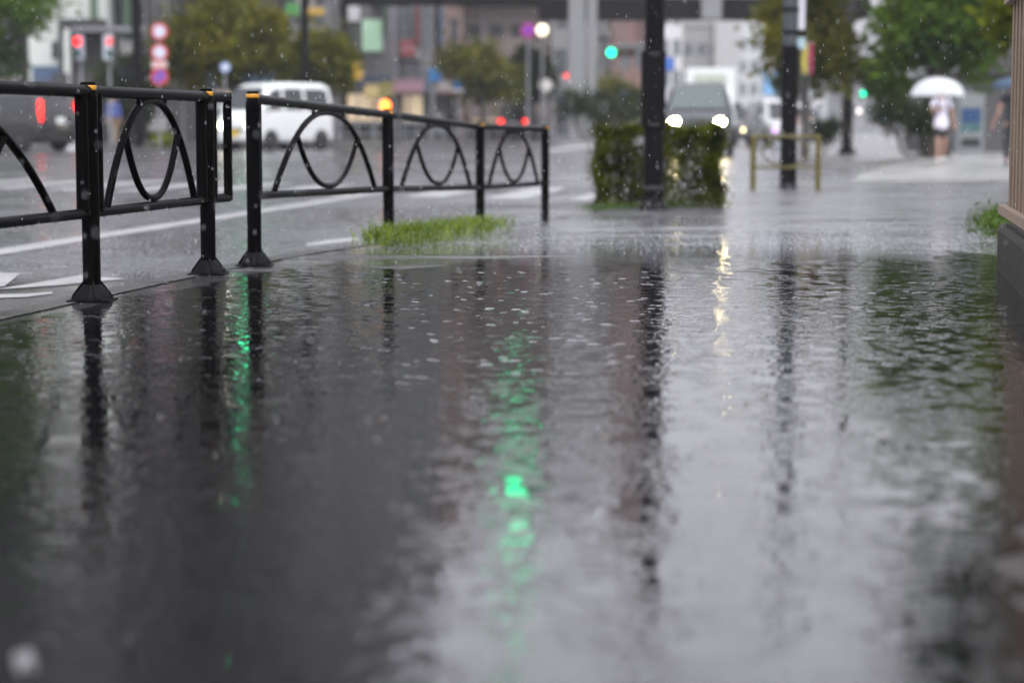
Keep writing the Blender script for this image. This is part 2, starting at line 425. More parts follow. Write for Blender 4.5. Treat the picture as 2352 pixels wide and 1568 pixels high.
# puddle: irregular outline, nearly the whole pavement up to the dropped kerb
rng = np.random.default_rng(3)
outl = [(-2.55, 1.2), (-2.35, 2.6), (-2.15, 4.2), (-1.86, 5.6), (-1.72, 6.9), (-1.50, 7.9), (-1.30, 8.7), (-1.22, 9.2), (-1.12, 9.5), (-0.85, 10.2), (-0.5, 9.7), (-0.1, 10.5), (0.15, 9.75), (0.5, 10.4),
        (0.8, 9.7), (1.15, 10.8), (1.4, 10.0), (1.75, 10.9), (2.05, 10.2), (2.3, 11.3), (2.55, 10.5), (2.4, 9.6), (2.15, 8.9), (1.85, 7.6), (1.62, 6.2), (1.32, 4.6), (1.02, 3.9), (0.86, 3.5), (0.72, 3.1), (0.72, 2.7), (0.62, 2.3), (0.6, 1.7), (0.45, 0.6)]
ol = []
for i in range(len(outl)):
    a = Vector(outl[i]); b = Vector(outl[(i + 1) % len(outl)])
    for k in range(6):
        p = a.lerp(b, k / 6); j = 0.05 * (0.4 if k == 0 else 1)
        ol.append((p.x + rng.normal() * j * 0.5, p.y + rng.normal() * j * 0.6))
bm = bmesh.new(); bvs = [bm.verts.new((x, y, 0.004)) for x, y in ol]
bm.faces.new(bvs); bmesh.ops.triangulate(bm, faces=bm.faces[:])
me = bpy.data.meshes.new('puddle'); bm.to_mesh(me); bm.free(); me.materials.append(water_mat())
puddle = bpy.data.objects.new('puddle_water', me); C.objects.link(puddle); puddle['kind'] = 'structure'

# road markings (painted sheets 4 mm above the asphalt)
M_mark = pm('worn_white_road_paint', (0.25, 0.25, 0.25), 0.45, 0.35, 5)
def mark(polys, name='road_marking'):
    mb = MB()
    for poly in polys:
        vs = []
        for (x, y) in poly:
            p = gp(x, y, -0.165)
            for _ in range(4): p = gp(x, y, road_z(p.x, p.y) + 0.005)
            vs.append(p)
        mb.add(vs, [tuple(range(len(vs)))])
    o = mb.build(name, M_mark); o['kind'] = 'structure'; return o
def strip(pts, hw):
    up = [(x, y - h) for (x, y), h in zip(pts, hw)]; dn = [(x, y + h) for (x, y), h in zip(pts, hw)]
    return [[up[i], up[i + 1], dn[i + 1], dn[i]] for i in range(len(pts) - 1)]
mark(strip([(-300, 627), (0, 578), (240, 540), (480, 503), (700, 469), (890, 440)], [8, 7, 6, 5, 4.5, 3]))
mark([[(-60, 626), (48, 627), (10, 657), (-60, 663)], [(-60, 672), (60, 650), (185, 632), (290, 640), (130, 655), (-60, 668)]] + strip([(-60, 681), (60, 678), (120, 672)], [4, 4, 2]))
mark(strip([(705, 562), (760, 555), (822, 549)], [3, 5, 4]))
# zebra crossing over the side road: bars lie along the road
def bar(x, y, L, wd, ang):
    d = Vector((math.sin(ang), math.cos(ang))); nn = Vector((d.y, -d.x)); c = Vector((x, y))
    return [c - d * L / 2 - nn * wd / 2, c + d * L / 2 - nn * wd / 2, c + d * L / 2 + nn * wd / 2, c - d * L / 2 + nn * wd / 2]
mb = MB()
for i in range(12):
    x = -8.6 + i * 0.95
    q = bar(x + 0.25, 31.0 - i * 0.55, 4.2, 0.5, R(8))
    # subdivide along the length so that the paint follows the crown of the road
    for s in range(6):
        vs = []
        for (a, b) in ((0, 1), (3, 2)):
            for f in ((s / 6), (s + 1) / 6):
                p = q[a].lerp(q[b], f); vs.append((p.x, p.y, road_z(p.x, p.y) + 0.008))
        mb.add([vs[0], vs[1], vs[3], vs[2]], [(0, 1, 2, 3)])
zeb = mb.build('crosswalk_marking', M_mark); zeb['kind'] = 'structure'
mark(strip([(1262, 346), (1330, 338), (1420, 330)], [3, 4, 3]) + strip([(1290, 331), (1370, 325)], [2, 2]))

# pale concrete apron with a rounded corner, beyond the side street on the right
ap = [gp(1958, 418, -0.15), gp(1985, 398, -0.15), gp(2025, 384, -0.15), gp(2080, 372, -0.15), gp(2140, 364, -0.15), gp(2180, 352, -0.15), gp(2300, 346, -0.15), gp(2420, 372, -0.15), gp(2380, 418, -0.15)]
mb = MB(); mb.prism([(p.x, p.y) for p in ap], -0.30, -0.135)
apron = mb.build('path', wet_ground('wet_pale_concrete', (0.22, 0.22, 0.21), 0.2, 0.4, 0.001, 0.5, 1.0, 1.5)); apron['kind'] = 'structure'
# far pavement on the other side of the street
fp = [(-60, 63.0), (-9.0, 63.5), (-5.2, 68.0), (-3.4, 78.0), (2.0, 140.0), (-60, 140)]
mb = MB(); mb.prism(fp, -0.3, 0.02)
o = mb.build('pavement', wet_ground('wet_far_paving', (0.055, 0.053, 0.051), 0.25, 0.45, 0.002, 0.5, 0.4)); o['kind'] = 'structure'
rp = [(5.6, 40.5), (9.2, 40.0), (20, 39.0), (60, 60), (60, 160), (18.5, 160), (12.5, 95), (8.3, 58)]
mb = MB(); mb.prism(rp, -0.3, -0.142)
o = mb.build('path', wet_ground('wet_path_asphalt', (0.085, 0.08, 0.076), 0.25, 0.45, 0.002, 0.5, 0.4)); o['kind'] = 'structure'

# ------------------------------------------------------------------ railing
POST = {1: (212, 690, 8.0), 2: (479, 633, 9.45), 3: (585, 612, 10.05), 4: (893, 575, 13.1), 5: (1103, 540, 16.0), 6: (1252, 515, 18.06)}
PB = {k: pt(*v) for k, v in POST.items()}
for k in PB: PB[k].z = pave_z(PB[k].y) + 0.002
d12 = (PB[2] - PB[1]); d12.z = 0; d12.normalize()
PB[0] = PB[1] - d12 * 2.9; PB[0].z = 0.002
PB[-1] = PB[0] - d12 * 2.9; PB[-1].z = 0.002

def make_post(root, b, foot=True, band=True):
    mb = MB(); mb.tube([b + Vector((0, 0, 0.0)), b + Vector((0, 0, 0.765))], 0.034, 16)
    mb.lathe([(0.0335, 0.765), (0.030, 0.772), (0.030, 0.812), (0.028, 0.816), (0.0, 0.817)], b, 16)
    p = mb.build('post', M_black, root)
    if foot:
        f = MB(); h = 0.064
        prof = [(0.079, 0.006), (0.072, 0.020), (0.058, 0.040), (0.042, 0.058), (0.034, h), (0.031, h + 0.002)]
        f.lathe(prof, b, 8, smooth=False)
        f.box(b.x - 0.082, b.x + 0.082, b.y - 0.082, b.y + 0.082, b.z - 0.0, b.z + 0.007)
        for a in (0.35, 1.92, 3.49, 5.06):
            d = Vector((math.cos(a), math.sin(a), 0)); nn = Vector((-d.y, d.x, 0)) * 0.003
            q = [b + d * 0.080 + Vector((0, 0, 0.007)), b + d * 0.074 + Vector((0, 0, 0.024)), b + d * 0.045 + Vector((0, 0, 0.062)), b + d * 0.030 + Vector((0, 0, 0.080)), b + d * 0.028 + Vector((0, 0, 0.007))]
            vs = [v + nn for v in q] + [v - nn for v in q]
            f.add(vs, [(0, 1, 2, 3, 4), (9, 8, 7, 6, 5)] + [(i, (i + 1) % 5, 5 + (i + 1) % 5, 5 + i) for i in range(5)])
            f.lathe([(0.008, 0.007), (0.008, 0.014), (0.0, 0.016)], b + d * 0.070 + nn * 5, 6)
        f.build('foot', M_boot, p)
    if band:
        g = MB(); g.lathe([(0.0302, 0.786), (0.0312, 0.787), (0.0312, 0.803), (0.0302, 0.804)], b, 16)
        g.build('reflective_band', M_gold, p)
    return p

def make_panel(root, a, b, s0, s1, ends=(1, 1), feet=(0.12, 0.87), uu=(0.28, 0.70)):
    """frame of two rails and end stiles between posts a and b; arch and hanging loop inside"""
    T, B = 0.782, 0.330
    def P(s, z): q = a.lerp(b, s); return Vector((q.x, q.y, q.z + z))
    d = (b - a); L = d.length
    mb = MB()
    mb.tube([P(s0, T), P(0.25, T), P(0.5, T), P(0.75, T), P(s1, T)], 0.0235, 14)
    mb.tube([P(s0, B), P(0.5, B), P(s1, B)], 0.019, 12)
    e = (0.078 if L < 1.6 or b.y < 8.5 else 0.065) / L
    if ends[0]: mb.tube([P(e, B), P(e, T)], 0.024, 12)
    if ends[1]: mb.tube([P(1 - e, B), P(1 - e, T)], 0.024, 12)
    pan = mb.build('rail_panel', M_black, root)
    wd_ = MB(); rr = random.Random(int(a.y * 100))
    for i in range(int(26 * L)):
        s = rr.uniform(.04, .96); top_ = rr.random() < .5; q = P(s, (T - .0235) if top_ else (B - .019)); k_ = rr.uniform(.6, 1.2)
        wd_.ell((q.x, q.y, q.z - .001), (.0032 * k_, .0032 * k_, .0048 * k_), 7, 5)
    wd_.build('water_drops', pm('water_drop', (.35, .36, .38), .05, .02, 3), root)['kind'] = 'stuff'
    # arch
    f0, f1 = feet; c = (f0 + f1) / 2; hw = (f1 - f0) / 2; top = T - 0.040; n = 36; pts = []; ex = 2.25
    def arc(u): return B + 0.012 + (top - B) * (1 - abs(u) ** ex)
    for i in range(n + 1):
        u = -math.cos(math.pi * i / n); pts.append(P(c + hw * u, arc(u)))
    ar = MB().tube(pts, 0.0152, 10)
    for u in (-0.30, 0.30): ar.tube([P(c + hw * u, T - 0.012), P(c + hw * u, arc(u))], 0.009, 8)
    ar.build('arch', M_black, pan)
    # hanging loop: a deep U welded to the inside of the arch
    ue = 0.60; zt = arc(ue); zb = B + 0.032; pts = []
    for i in range(n + 1):
        u = -math.cos(math.pi * i / n); pts.append(P(c + hw * ue * u, zb + (zt - zb) * abs(u) ** 2.35))
    lo = MB().tube(pts, 0.0142, 10); lo.tube([P(c, zb), P(c, B + 0.01)], 0.009, 8)
    lo.build('loop', M_black, pan)
    return pan

rail_a = thing('pedestrian_railing', 'near black pedestrian railing with a short open end section, on the left of the puddle', 'railing', PB[1], 0, 'black railings along the kerb')
for k in (-1, 0, 1, 2): make_post(rail_a, PB[k])
make_panel(rail_a, PB[-1], PB[0], 0, 1)
make_panel(rail_a, PB[0], PB[1], 0, 1)
make_panel(rail_a, PB[1], PB[2], 0, 1, feet=(0.12, 0.87))
# short returned end beyond the second post
e1 = pt(527, 640, 9.72); e1.z = PB[2].z
q0, q1 = PB[2], e1
mb = MB()
mb.tube([q0 + Vector((0, 0, 0.782)), q1 + Vector((0, 0, 0.782))], 0.0235, 14)
mb.tube([q0 + Vector((0, 0, 0.33)), q1 + Vector((0, 0, 0.33))], 0.0195, 12)
mb.tube([q1 + Vector((0, 0, 0.318)), q1 + Vector((0, 0, 0.802))], 0.0205, 12)
mb.tube([q0 + Vector((0, 0, 0.56)), q1 + Vector((0, 0, 0.56))], 0.011, 8)
dd = (q1 - q0).normalized() * 0.075
mb.tube([q0 + dd + Vector((0, 0, 0.33)), q0 + dd + Vector((0, 0, 0.78))], 0.021, 12)
mb.build('end_frame', M_black, rail_a)

rail_b = thing('pedestrian_railing', 'farther black pedestrian railing running down from the gap to the clipped hedge', 'railing', PB[3], 0, 'black railings along the kerb')
for k in (3, 4, 5, 6): make_post(rail_b, PB[k], foot=(k == 3), band=True)
make_panel(rail_b, PB[3], PB[4], 0, 1, ends=(1, 1), feet=(0.12, 0.87), uu=(0.30, 0.68))
make_panel(rail_b, PB[4], PB[5], 0, 1, ends=(0, 0))
make_panel(rail_b, PB[5], PB[6], 0, 1, ends=(0, 0))

# ------------------------------------------------------------------ grass and weeds
M_grass = leafm('wet_grass', (0.055, 0.10, 0.010), (0.19, 0.26, 0.03), 9)
M_weed = leafm('wet_weeds', (0.03, 0.065, 0.008), (0.08, 0.13, 0.018), 7)
def blades(name, spots, n, h, mat, seed, spread, lean=0.5):
    rng = np.random.default_rng(seed); S = np.array(spots, float)
    i = rng.integers(0, len(S) - 1, size=n); t = rng.uniform(0, 1, size=(n, 1))
    base = S[i] * (1 - t) + S[i + 1] * t
    base[:, :2] += rng.normal(size=(n, 2)) * spread
    hh = h * rng.uniform(0.4, 1.3, size=(n, 1)); a = rng.uniform(0, 6.28, size=n)
    side = np.stack([np.cos(a), np.sin(a), np.zeros(n)], 1) * rng.uniform(0.003, 0.008, size=(n, 1))
    ln = rng.normal(size=(n, 3)) * lean * hh; ln[:, 2] = 0
    tip = base + ln; tip[:, 2] += hh[:, 0]
    mid = base + ln * 0.35; mid[:, 2] += hh[:, 0] * 0.65
    v = np.stack([base - side, mid - side * 0.8, tip, mid + side], 1).reshape(-1, 3)
    o = quads_mesh(name, v, mat); o['kind'] = 'stuff'; return o
def gpp(x, y):
    p = gp(x, y, -0.1)
    for _ in range(5): p = gp(x, y, pave_z(p.y))
    return (p.x, p.y, p.z)
g = blades('grass', [gpp(882, 570), gpp(920, 566), gpp(960, 560), gpp(1030, 550), gpp(1090, 542), gpp(1120, 534)], 1700, 0.125, M_grass, 5, 0.08)
g['label'] = 'bright green grass tufts at the foot of the farther railing'
wd = blades('weeds', [gpp(2268, 540), gpp(2292, 530), gpp(2318, 520), (2.9, 11.6, -0.03)], 700, 0.17, M_weed, 8, 0.07)
wd['label'] = 'green weeds at the foot of the tan fence'
g3 = blades('grass', [gpp(1366, 484), gpp(1400, 482), gpp(1440, 480), gpp(1560, 478), gpp(1660, 474)], 900, 0.06, M_weed, 9, 0.10)
g3['label'] = 'low grass along the bottom of the hedge'
# leaves low among the weeds
rng = np.random.default_rng(12)
c = np.array([2.93, 12.6, 0.06]) + rng.normal(size=(900, 3)) * np.array([0.07, 0.30, 0.07]); c[:, 2] = np.abs(c[:, 2] - 0.02)
wp = quads_mesh('weed_clump', leaf_quads(c, 0.013, rng), M_weed); tag(wp, 'leafy dark green weeds growing beside the stone footing of the fence', None, None, 'stuff')

# ------------------------------------------------------------------ hedge
M_hedge = leafm('hedge_leaves', (0.008, 0.015, 0.002), (0.105, 0.120, 0.006), 5.0)  # steep leaf noise puts the shade of dark hollows into the colour
hz = -0.155
hx0, hx1 = pt(1372, 400, 21.2).x, pt(1662, 400, 21.2).x
hedge = thing('clipped_hedge', 'low box-clipped green hedge behind the black pole', 'hedge', ((hx0 + hx1) / 2, 21.75, hz))
rng = np.random.default_rng(21)
W2 = (hx1 - hx0) / 2
n = 26000
p = rng.uniform(-1, 1, size=(n, 3)) * np.array([W2, 0.55, 0.41]); p[:, 2] += 0.41
f = rng.integers(0, 4, size=n)
m_ = f == 0; p[m_, 1] = -0.55 + np.abs(rng.normal(size=m_.sum())) * 0.06
m_ = f == 1; p[m_, 2] = 0.82 - np.abs(rng.normal(size=m_.sum())) * 0.05
m_ = f == 2; p[m_, 0] = np.sign(p[m_, 0]) * (W2 - np.abs(rng.normal(size=m_.sum())) * 0.05)
lump = 0.03 * np.sin(p[:, 0] * 7 + 1) * np.cos(p[:, 2] * 9) + 0.02 * np.sin(p[:, 0] * 15 + p[:, 2] * 6)
p[:, 1] += lump; p[:, 2] += 0.03 * np.sin(p[:, 0] * 8 + 2) * np.clip(p[:, 2] * 1.3, 0, 1); p[:, 0] += 0.03 * np.sin(p[:, 2] * 12)
hole = (np.sin(p[:, 0] * 6.1 + 2.2) + np.cos(p[:, 2] * 9.3 + 0.4) + np.sin(p[:, 0] * 3.3 - p[:, 2] * 5.1)) > 2.4
p = p[~hole]
out_ = rng.uniform(size=len(p)) < 0.14
p[out_] += rng.normal(size=(out_.sum(), 3)) * np.array([.05, .06, .04]); p[:, 2] = np.clip(p[:, 2], 0.0, 2.0)
quads_mesh('leaves', leaf_quads(p, 0.0145, rng), M_hedge, hedge)
mb = MB()
for i in range(26):
    x = random.uniform(-W2 * 0.9, W2 * 0.9); y = random.uniform(-0.4, 0.4)
    mb.tube([(x, y, -0.03), (x + random.uniform(-.1, .1), y, 0.35), (x + random.uniform(-.2, .2), y + random.uniform(-.1, .1), 0.7)], [0.014, 0.010, 0.004], 5)
mb.build('stems', pm('bark', (0.045, 0.038, 0.032), 0.7, 0.3, 12), hedge, local=True)

# ------------------------------------------------------------------ poles
def Zof(y, Y): return pt(1176, y, Y).z
# black street-light pole in front of the hedge, with a traffic signal on an arm above the picture
b = pt(1501, 478, 20.7); b.z = pave_z(b.y)
pole1 = thing('signal_pole', 'thick black pole with a long square sleeve, standing in front of the hedge', 'pole', b)
mb = MB(); mb.tube([b, b + Vector((0, 0, 3.0)), b + Vector((0, 0, 5.0))], [0.098, 0.094, 0.085], 20)
mb.lathe([(0.15, 0.0), (0.15, 0.02), (0.11, 0.05), (0.10, 0.12)], b, 16); mb.build('shaft', M_dark, pole1)
z0, z1 = Zof(292, 20.7), Zof(118, 20.7)
mb = MB(); mb.box(b.x - 0.125, b.x + 0.100, b.y - 0.12, b.y + 0.11, z0, z1, 0.012); mb.build('sleeve', M_dark, pole1)
mb = MB()
for zz in (z0 + 0.02, z1 - 0.03): MB().lathe([(0.128, -0.012), (0.132, -0.01), (0.132, 0.01), (0.128, 0.012)], (b.x - 0.01, b.y, zz), 16).build('strap', M_trim, pole1)
MB().lathe([(0.10, -0.02), (0.103, -0.018), (0.103, 0.018), (0.10, 0.02)], (b.x, b.y, Zof(432, 20.7)), 16).build('strap', M_trim, pole1)
M_green = em('signal_green_lit', (0.0, 1.0, 0.36), 3.2)
def signal_head(parent, c, s=1.0, flip=False, rz=0.0, lit='green', lens_r=0.15, col=None):
    """horizontal three-lamp head facing the camera side (-Y); green is on the viewer's left"""
    hw = lens_r * 1.28
    mb = MB(); mb.box(c.x - hw * 3.15, c.x + hw * 3.15, c.y, c.y + 0.22, c.z - hw * 1.12, c.z + hw * 1.12, 0.04)
    h = mb.build('signal_head', pm('signal_housing', (0.06, 0.06, 0.065), 0.4), parent)
    for i, cc in enumerate(('green', 'amber', 'red')):
        x = c.x + (i - 1) * hw * 2.05
        l = MB(); l.lathe([(lens_r, 0.0), (lens_r, -0.01), (lens_r * 0.8, -0.035), (0.0, -0.05)], (x, c.y, c.z), 18, ax='y')
        on = cc == lit
        mat = (col or {'green': M_green}.get(cc)) if on else pm('lens_off_' + cc, {'green': (0.01, 0.06, 0.04), 'amber': (0.10, 0.06, 0.01), 'red': (0.09, 0.01, 0.01)}[cc], 0.2)
        l.build('lens', mat, h)
        v = MB(); n = 12; vs = []
        for k in range(n + 1):
            a = math.pi * (k / n)
            for yy in (-0.005, -0.2): vs.append((x + math.cos(a) * lens_r * 1.1, c.y + yy, c.z + math.sin(a) * lens_r * 1.1))
        v.add(vs, [(2 * k, 2 * k + 1, 2 * k + 3, 2 * k + 2) for k in range(n)], True); v.build('visor', M_trim, h)
    return h
# grey pole with dark lower sleeve
b = pt(1810, 434, 28.4); b.z = pave_z(b.y)
pole2 = thing('lamp_pole', 'slim grey pole with a dark lower half, standing in the yellow barrier', 'pole', b)
zs = Zof(105, 28.4)
mb = MB(); mb.tube([Vector((b.x, b.y, zs - 0.05)), b + Vector((0, 0, 6.1))], [0.098, 0.088], 18); mb.build('upper_shaft', pm('wet_grey_steel', (0.055, 0.065, 0.07), 0.4, 0.15, 3, metal=0.2), pole2)
mb = MB(); mb.tube([b, Vector((b.x, b.y, zs))], [0.112, 0.108], 18); mb.lathe([(0.13, 0), (0.13, 0.03), (0.10, 0.06)], b, 16); mb.build('lower_sleeve', M_dark, pole2)
mb = MB()
for yy, y2, y3 in ((22, 30, 20), (74, 82, 72)):
    mb = MB(); mb.lathe([(0.09, -0.02), (0.122, -0.02), (0.122, 0.02), (0.09, 0.02)], (b.x, b.y, Zof(yy, 28.4)), 16)
    mb.box(b.x + 0.08, b.x + 0.20, b.y - 0.03, b.y + 0.03, Zof(y2, 28.4), Zof(y3, 28.4)); mb.build('bracket', M_dark, pole2)
mb = MB(); mb.box(b.x + 0.10, b.x + 0.19, b.y - 0.06, b.y + 0.05, Zof(70, 28.4), Zof(-40, 28.4), 0.01); mb.build('control_box', pm('pale_plastic_box', (0.5, 0.5, 0.54), 0.4), pole2)
mb = MB(); mb.box(b.x + 0.09, b.x + 0.20, b.y - 0.02, b.y + 0.0, Zof(112, 28.4), Zof(86, 28.4)); mb.build('notice_plate', pm('pale_blue_plate', (0.33, 0.45, 0.50), 0.4), pole2)

# mast arm with a three-lamp signal, above the picture and mirrored in the puddle
lamp2 = Vector((pt(1185, 290, 28.6).x, 28.6, 4.25)); lr = 0.165; hw = lr * 1.28
hc = Vector((lamp2.x + hw * 2.05, 28.6, lamp2.z))
signal_head(pole2, hc, lens_r=lr)
mb = MB(); mb.tube([Vector((b.x, b.y, 5.0)), Vector((hc.x - 0.4, 28.75, 5.05))], [0.05, 0.035], 10)
for dx in (-0.25, 0.3): mb.tube([Vector((hc.x + dx, 28.72, 4.4)), Vector((hc.x + dx, 28.74, 5.05))], 0.022, 8)
mb.build('arm', M_dark, pole2)

# dark utility pole on the right-hand path
b = pt(1945, 358, 60.5); b.z = -0.13
pole3 = thing('utility_pole', 'tall dark utility pole right of the yellow barrier, near the umbrella walker', 'pole', b)
mb = MB(); mb.tube([b, b + Vector((0, 0, 8.7))], [0.165, 0.11], 16); mb.build('shaft', pm('dark_wood_pole', (0.022, 0.020, 0.020), 0.6, 0.3, 3), pole3)
mb = MB(); mb.lathe([(0.16, 0), (0.16, 1.2), (0.15, 1.22)], b + Vector((0, 0, 0.35)), 16); mb.lathe([(0.26, 0), (0.24, 0.12), (0.17, 0.16)], b, 14); mb.build('guard_wrap', M_dark, pole3)
mb = MB()
for zz in (7.6, 8.3): mb.box(b.x - 0.8, b.x + 0.8, b.y - 0.05, b.y + 0.05, b.z + zz, b.z + zz + 0.1)
mb.build('crossarm', M_dark, pole3)
mb = MB()
for zz in (7.7, 8.4):
    for xx in (-0.7, -0.3, 0.3, 0.7): MB().lathe([(0.03, 0), (0.05, 0.03), (0.03, 0.08), (0.05, 0.11), (0.0, 0.16)], (b.x + xx, b.y, b.z + zz), 8).build('insulator', pm('porcelain', (0.5, 0.5, 0.5), 0.3), pole3)

# yellow-olive barrier hoop around the grey pole
M_olive = pm('yellow_olive_paint', (0.085, 0.070, 0.008), 0.45, 0.2, 10)
yb = 27.4
L0, L1 = pt(1729, 436, yb), pt(1878, 428, yb)
zb = pave_z(yb)
bar_ = thing('car_stop_barrier', 'yellow-olive tubular car-stop barrier around the grey pole', 'barrier', ((L0.x + L1.x) / 2, yb, zb))
zt, zl = Zof(314, yb), Zof(385, yb)
for xx in (L0.x, L1.x):
    MB().tube([(xx, yb, zb), (xx, yb, zt)], 0.038, 10).build('leg', M_olive, bar_)
MB().tube([(L0.x - 0.03, yb, zt), (L1.x + 0.03, yb, zt)], 0.021, 10).build('top_bar', M_olive, bar_)
MB().tube([(L0.x, yb, zl), (L1.x, yb, zl)], 0.016, 8).build('lower_bar', M_olive, bar_)
mb = MB(); xm = (L0.x + L1.x) / 2
for s in (-1, 1):
    pts = []
    for i in range(13):
        a = i / 12; pts.append((xm + s * (0.06 + 0.24 * math.sin(a * math.pi)), yb, zl + (zt - zl) * a))
    mb.tube(pts, 0.013, 6)
mb.build('curved_bars', M_olive, bar_)

# ------------------------------------------------------------------ tan fence on the right
fa = Vector((2.27, 9.75, 0.0)); fdir = Vector((-0.165, -1, 0)).normalized(); fn = Vector((fdir.y, -fdir.x, 0))   # fn points to the pavement side (-X)
if fn.x > 0: fn = -fn
FL = 6.4
fence = thing('board_fence', 'tan vertical board fence at the right edge beside the puddle', 'fence', fa)
M_tan = pm('weathered_tan_boards', (0.23, 0.165, 0.115), 0.55, 0.3, 3.0, bump=0.004)
M_tan2 = pm('tan_rail', (0.27, 0.19, 0.14), 0.5, 0.25, 5)
mb = MB(); n = int(FL / 0.105)
for i in range(n):
    s = 0.006 + i * 0.105
    a = fa + fdir * s; c_ = fa + fdir * (s + 0.097)
    off = fn * (0.012 if i % 2 else 0.0)
    q = [a + off, c_ + off, c_ + off - fn * 0.02, a + off - fn * 0.02]
    mb.prism([(v.x, v.y) for v in q], 0.275, 1.93)
mb.build('boards', M_tan, fence)
mb = MB()
def fbox(mb, s0, s1, o0, o1, z0, z1):
    q = [fa + fdir * s0 + fn * o0, fa + fdir * s1 + fn * o0, fa + fdir * s1 + fn * o1, fa + fdir * s0 + fn * o1]
    mb.prism([(v.x, v.y) for v in q], z0, z1)
fbox(mb, -0.01, FL, 0.016, 0.05, 0.26, 0.30); fbox(mb, -0.01, FL, -0.03, 0.05, 1.935, 1.985); fbox(mb, 0.0, FL, 0.0135, 0.045, 1.20, 1.26)
mb.build('rails', M_tan2, fence)
for i in range(4):
    mb = MB(); fbox(mb, 0.0 + i * 2.0, 0.07 + i * 2.0, -0.10, -0.025, 0.10, 1.93); mb.build('post', M_tan2, fence)
mb = MB(); fbox(mb, -0.03, FL, -0.22, 0.05, -0.05, 0.215)
ft = mb.build('footing', pm('dark_wet_stone', (0.022, 0.020, 0.019), 0.55, 0.45, 4, bump=0.01, ior=1.3), fence)
bv = ft.modifiers.new('b', 'BEVEL'); bv.width = 0.03; bv.segments = 2

# ------------------------------------------------------------------ trees
M_oliveleaf = leafm('olive_leaves', (0.046, 0.055, 0.006), (0.150, 0.145, 0.012), 0.6)
M_darkleaf = leafm('dark_leaves', (0.026, 0.070, 0.007), (0.110, 0.190, 0.016), 0.5)
M_deepleaf = leafm('deep_green_leaves', (0.012, 0.022, 0.008), (0.045, 0.060, 0.015), 0.6)
M_limeleaf = leafm('lime_leaves', (0.08, 0.11, 0.010), (0.20, 0.22, 0.015), 0.8)
def crown_from_px(bx, by, Y, blobs, gz):
    """blobs in picture terms (x,y,rx,ry) at depth Y -> ellipsoids local to the base"""
    b = pt(bx, by, Y); b.z = gz; e = []
    for (x, y, rx, ry) in blobs:
        c = pt(x, y, Y); e.append((c.x - b.x, random.uniform(-0.6, 0.6), c.z - b.z, rx * Y / FP, max(rx, 60) * Y / FP * 0.9, ry * Y / FP))
    return b, e
def ptree(name, label, bx, Y, gz, blobs, n, leaf, mat, tr, seed, clump, k=70, group='street trees', limbs=3):
    b, e = crown_from_px(bx, 300, Y, blobs, gz)
    return tree(name, label, 'tree', b, e, n, leaf, mat, tr, limbs, seed, clump, k, group)
ptree('street_tree', 'dark green street tree at the far left edge, above the black car', 55, 68, 0.02, [(20, 60, 95, 120), (50, -120, 100, 160), (-30, -330, 110, 190), (40, 150, 60, 50)], 7000, 0.085, M_darkleaf, 0.17, 1, 0.45)
ptree('street_tree', 'broad olive-green street tree above the white kei van', 560, 70, 0.02, [(470, 95, 90, 75), (560, 75, 100, 60), (620, 115, 60, 65), (530, 140, 90, 55), (430, 130, 50, 60)], 8000, 0.085, M_oliveleaf, 0.13, 2, 0.42)
ptree('street_tree', 'smaller olive street tree just right of the white kei van roof', 742, 73, 0.02, [(735, 130, 55, 55), (700, 155, 50, 45), (775, 165, 35, 40)], 4500, 0.08, M_oliveleaf, 0.11, 3, 0.4)
ptree('street_tree', 'hazy olive tree beside the two blue signs, in front of the brown block', 1110, 98, 0.02, [(1090, 160, 60, 45), (1140, 190, 60, 40), (1060, 150, 40, 30)], 4500, 0.10, M_oliveleaf, 0.12, 4, 0.5)
ptree('street_tree', 'hazy dark green tree left of the twin pale bridge columns', 1225, 104, 0.02, [(1225, 160, 42, 52), (1200, 200, 50, 35)], 4000, 0.10, M_deepleaf, 0.12, 5, 0.5)
ptree('street_tree', 'low olive tree under the lit green signal, left of the black pole', 1400, 128, 0.0, [(1380, 215, 60, 28), (1440, 225, 45, 25)], 3500, 0.11, M_oliveleaf, 0.1, 6, 0.5)
ptree('street_tree', 'yellowish olive tree behind the slim grey pole', 1850, 57, -0.13, [(1850, 90, 95, 75), (1800, 60, 55, 60), (1900, 150, 50, 60), (1870, -20, 70, 60), (1840, 165, 40, 45)], 8000, 0.07, M_oliveleaf, 0.10, 7, 0.35)
ptree('street_tree', 'large dark green tree behind the person under the clear umbrella', 2150, 56, -0.13, [(2118, 40, 108, 108), (2230, 30, 105, 120), (2105, -110, 100, 120), (2220, -170, 110, 120), (2160, -240, 110, 90), (2050, 168, 55, 58), (2262, 118, 58, 52)], 26000, 0.075, M_darkleaf, 0.30, 8, 0.42, 230)
ptree('street_tree', 'lime-green tree leaning over the top of the tan fence', 2350, 30, 0.0, [(2330, 60, 62, 62), (2370, -60, 80, 90), (2420, -180, 110, 110), (2360, -250, 70, 60)], 7000, 0.045, M_limeleaf, 0.12, 9, 0.22)
# overhanging tree beyond the picture's top right, seen only in the puddle
tr = tree('street_tree', 'dark tree standing over the fence, its crown mirrored at the puddle edge', 'tree', (4.6, 16.6, -0.13),
          [(-0.6, 0, 3.5, 1.15, 1.3, 0.95), (0.2, 0.4, 4.4, 1.3, 1.4, 0.9), (-0.2, -1.2, 4.0, 1.1, 1.1, 0.8)], 9000, 0.045, M_deepleaf, 0.13, 3, 31, 0.28, 90, 'street trees')

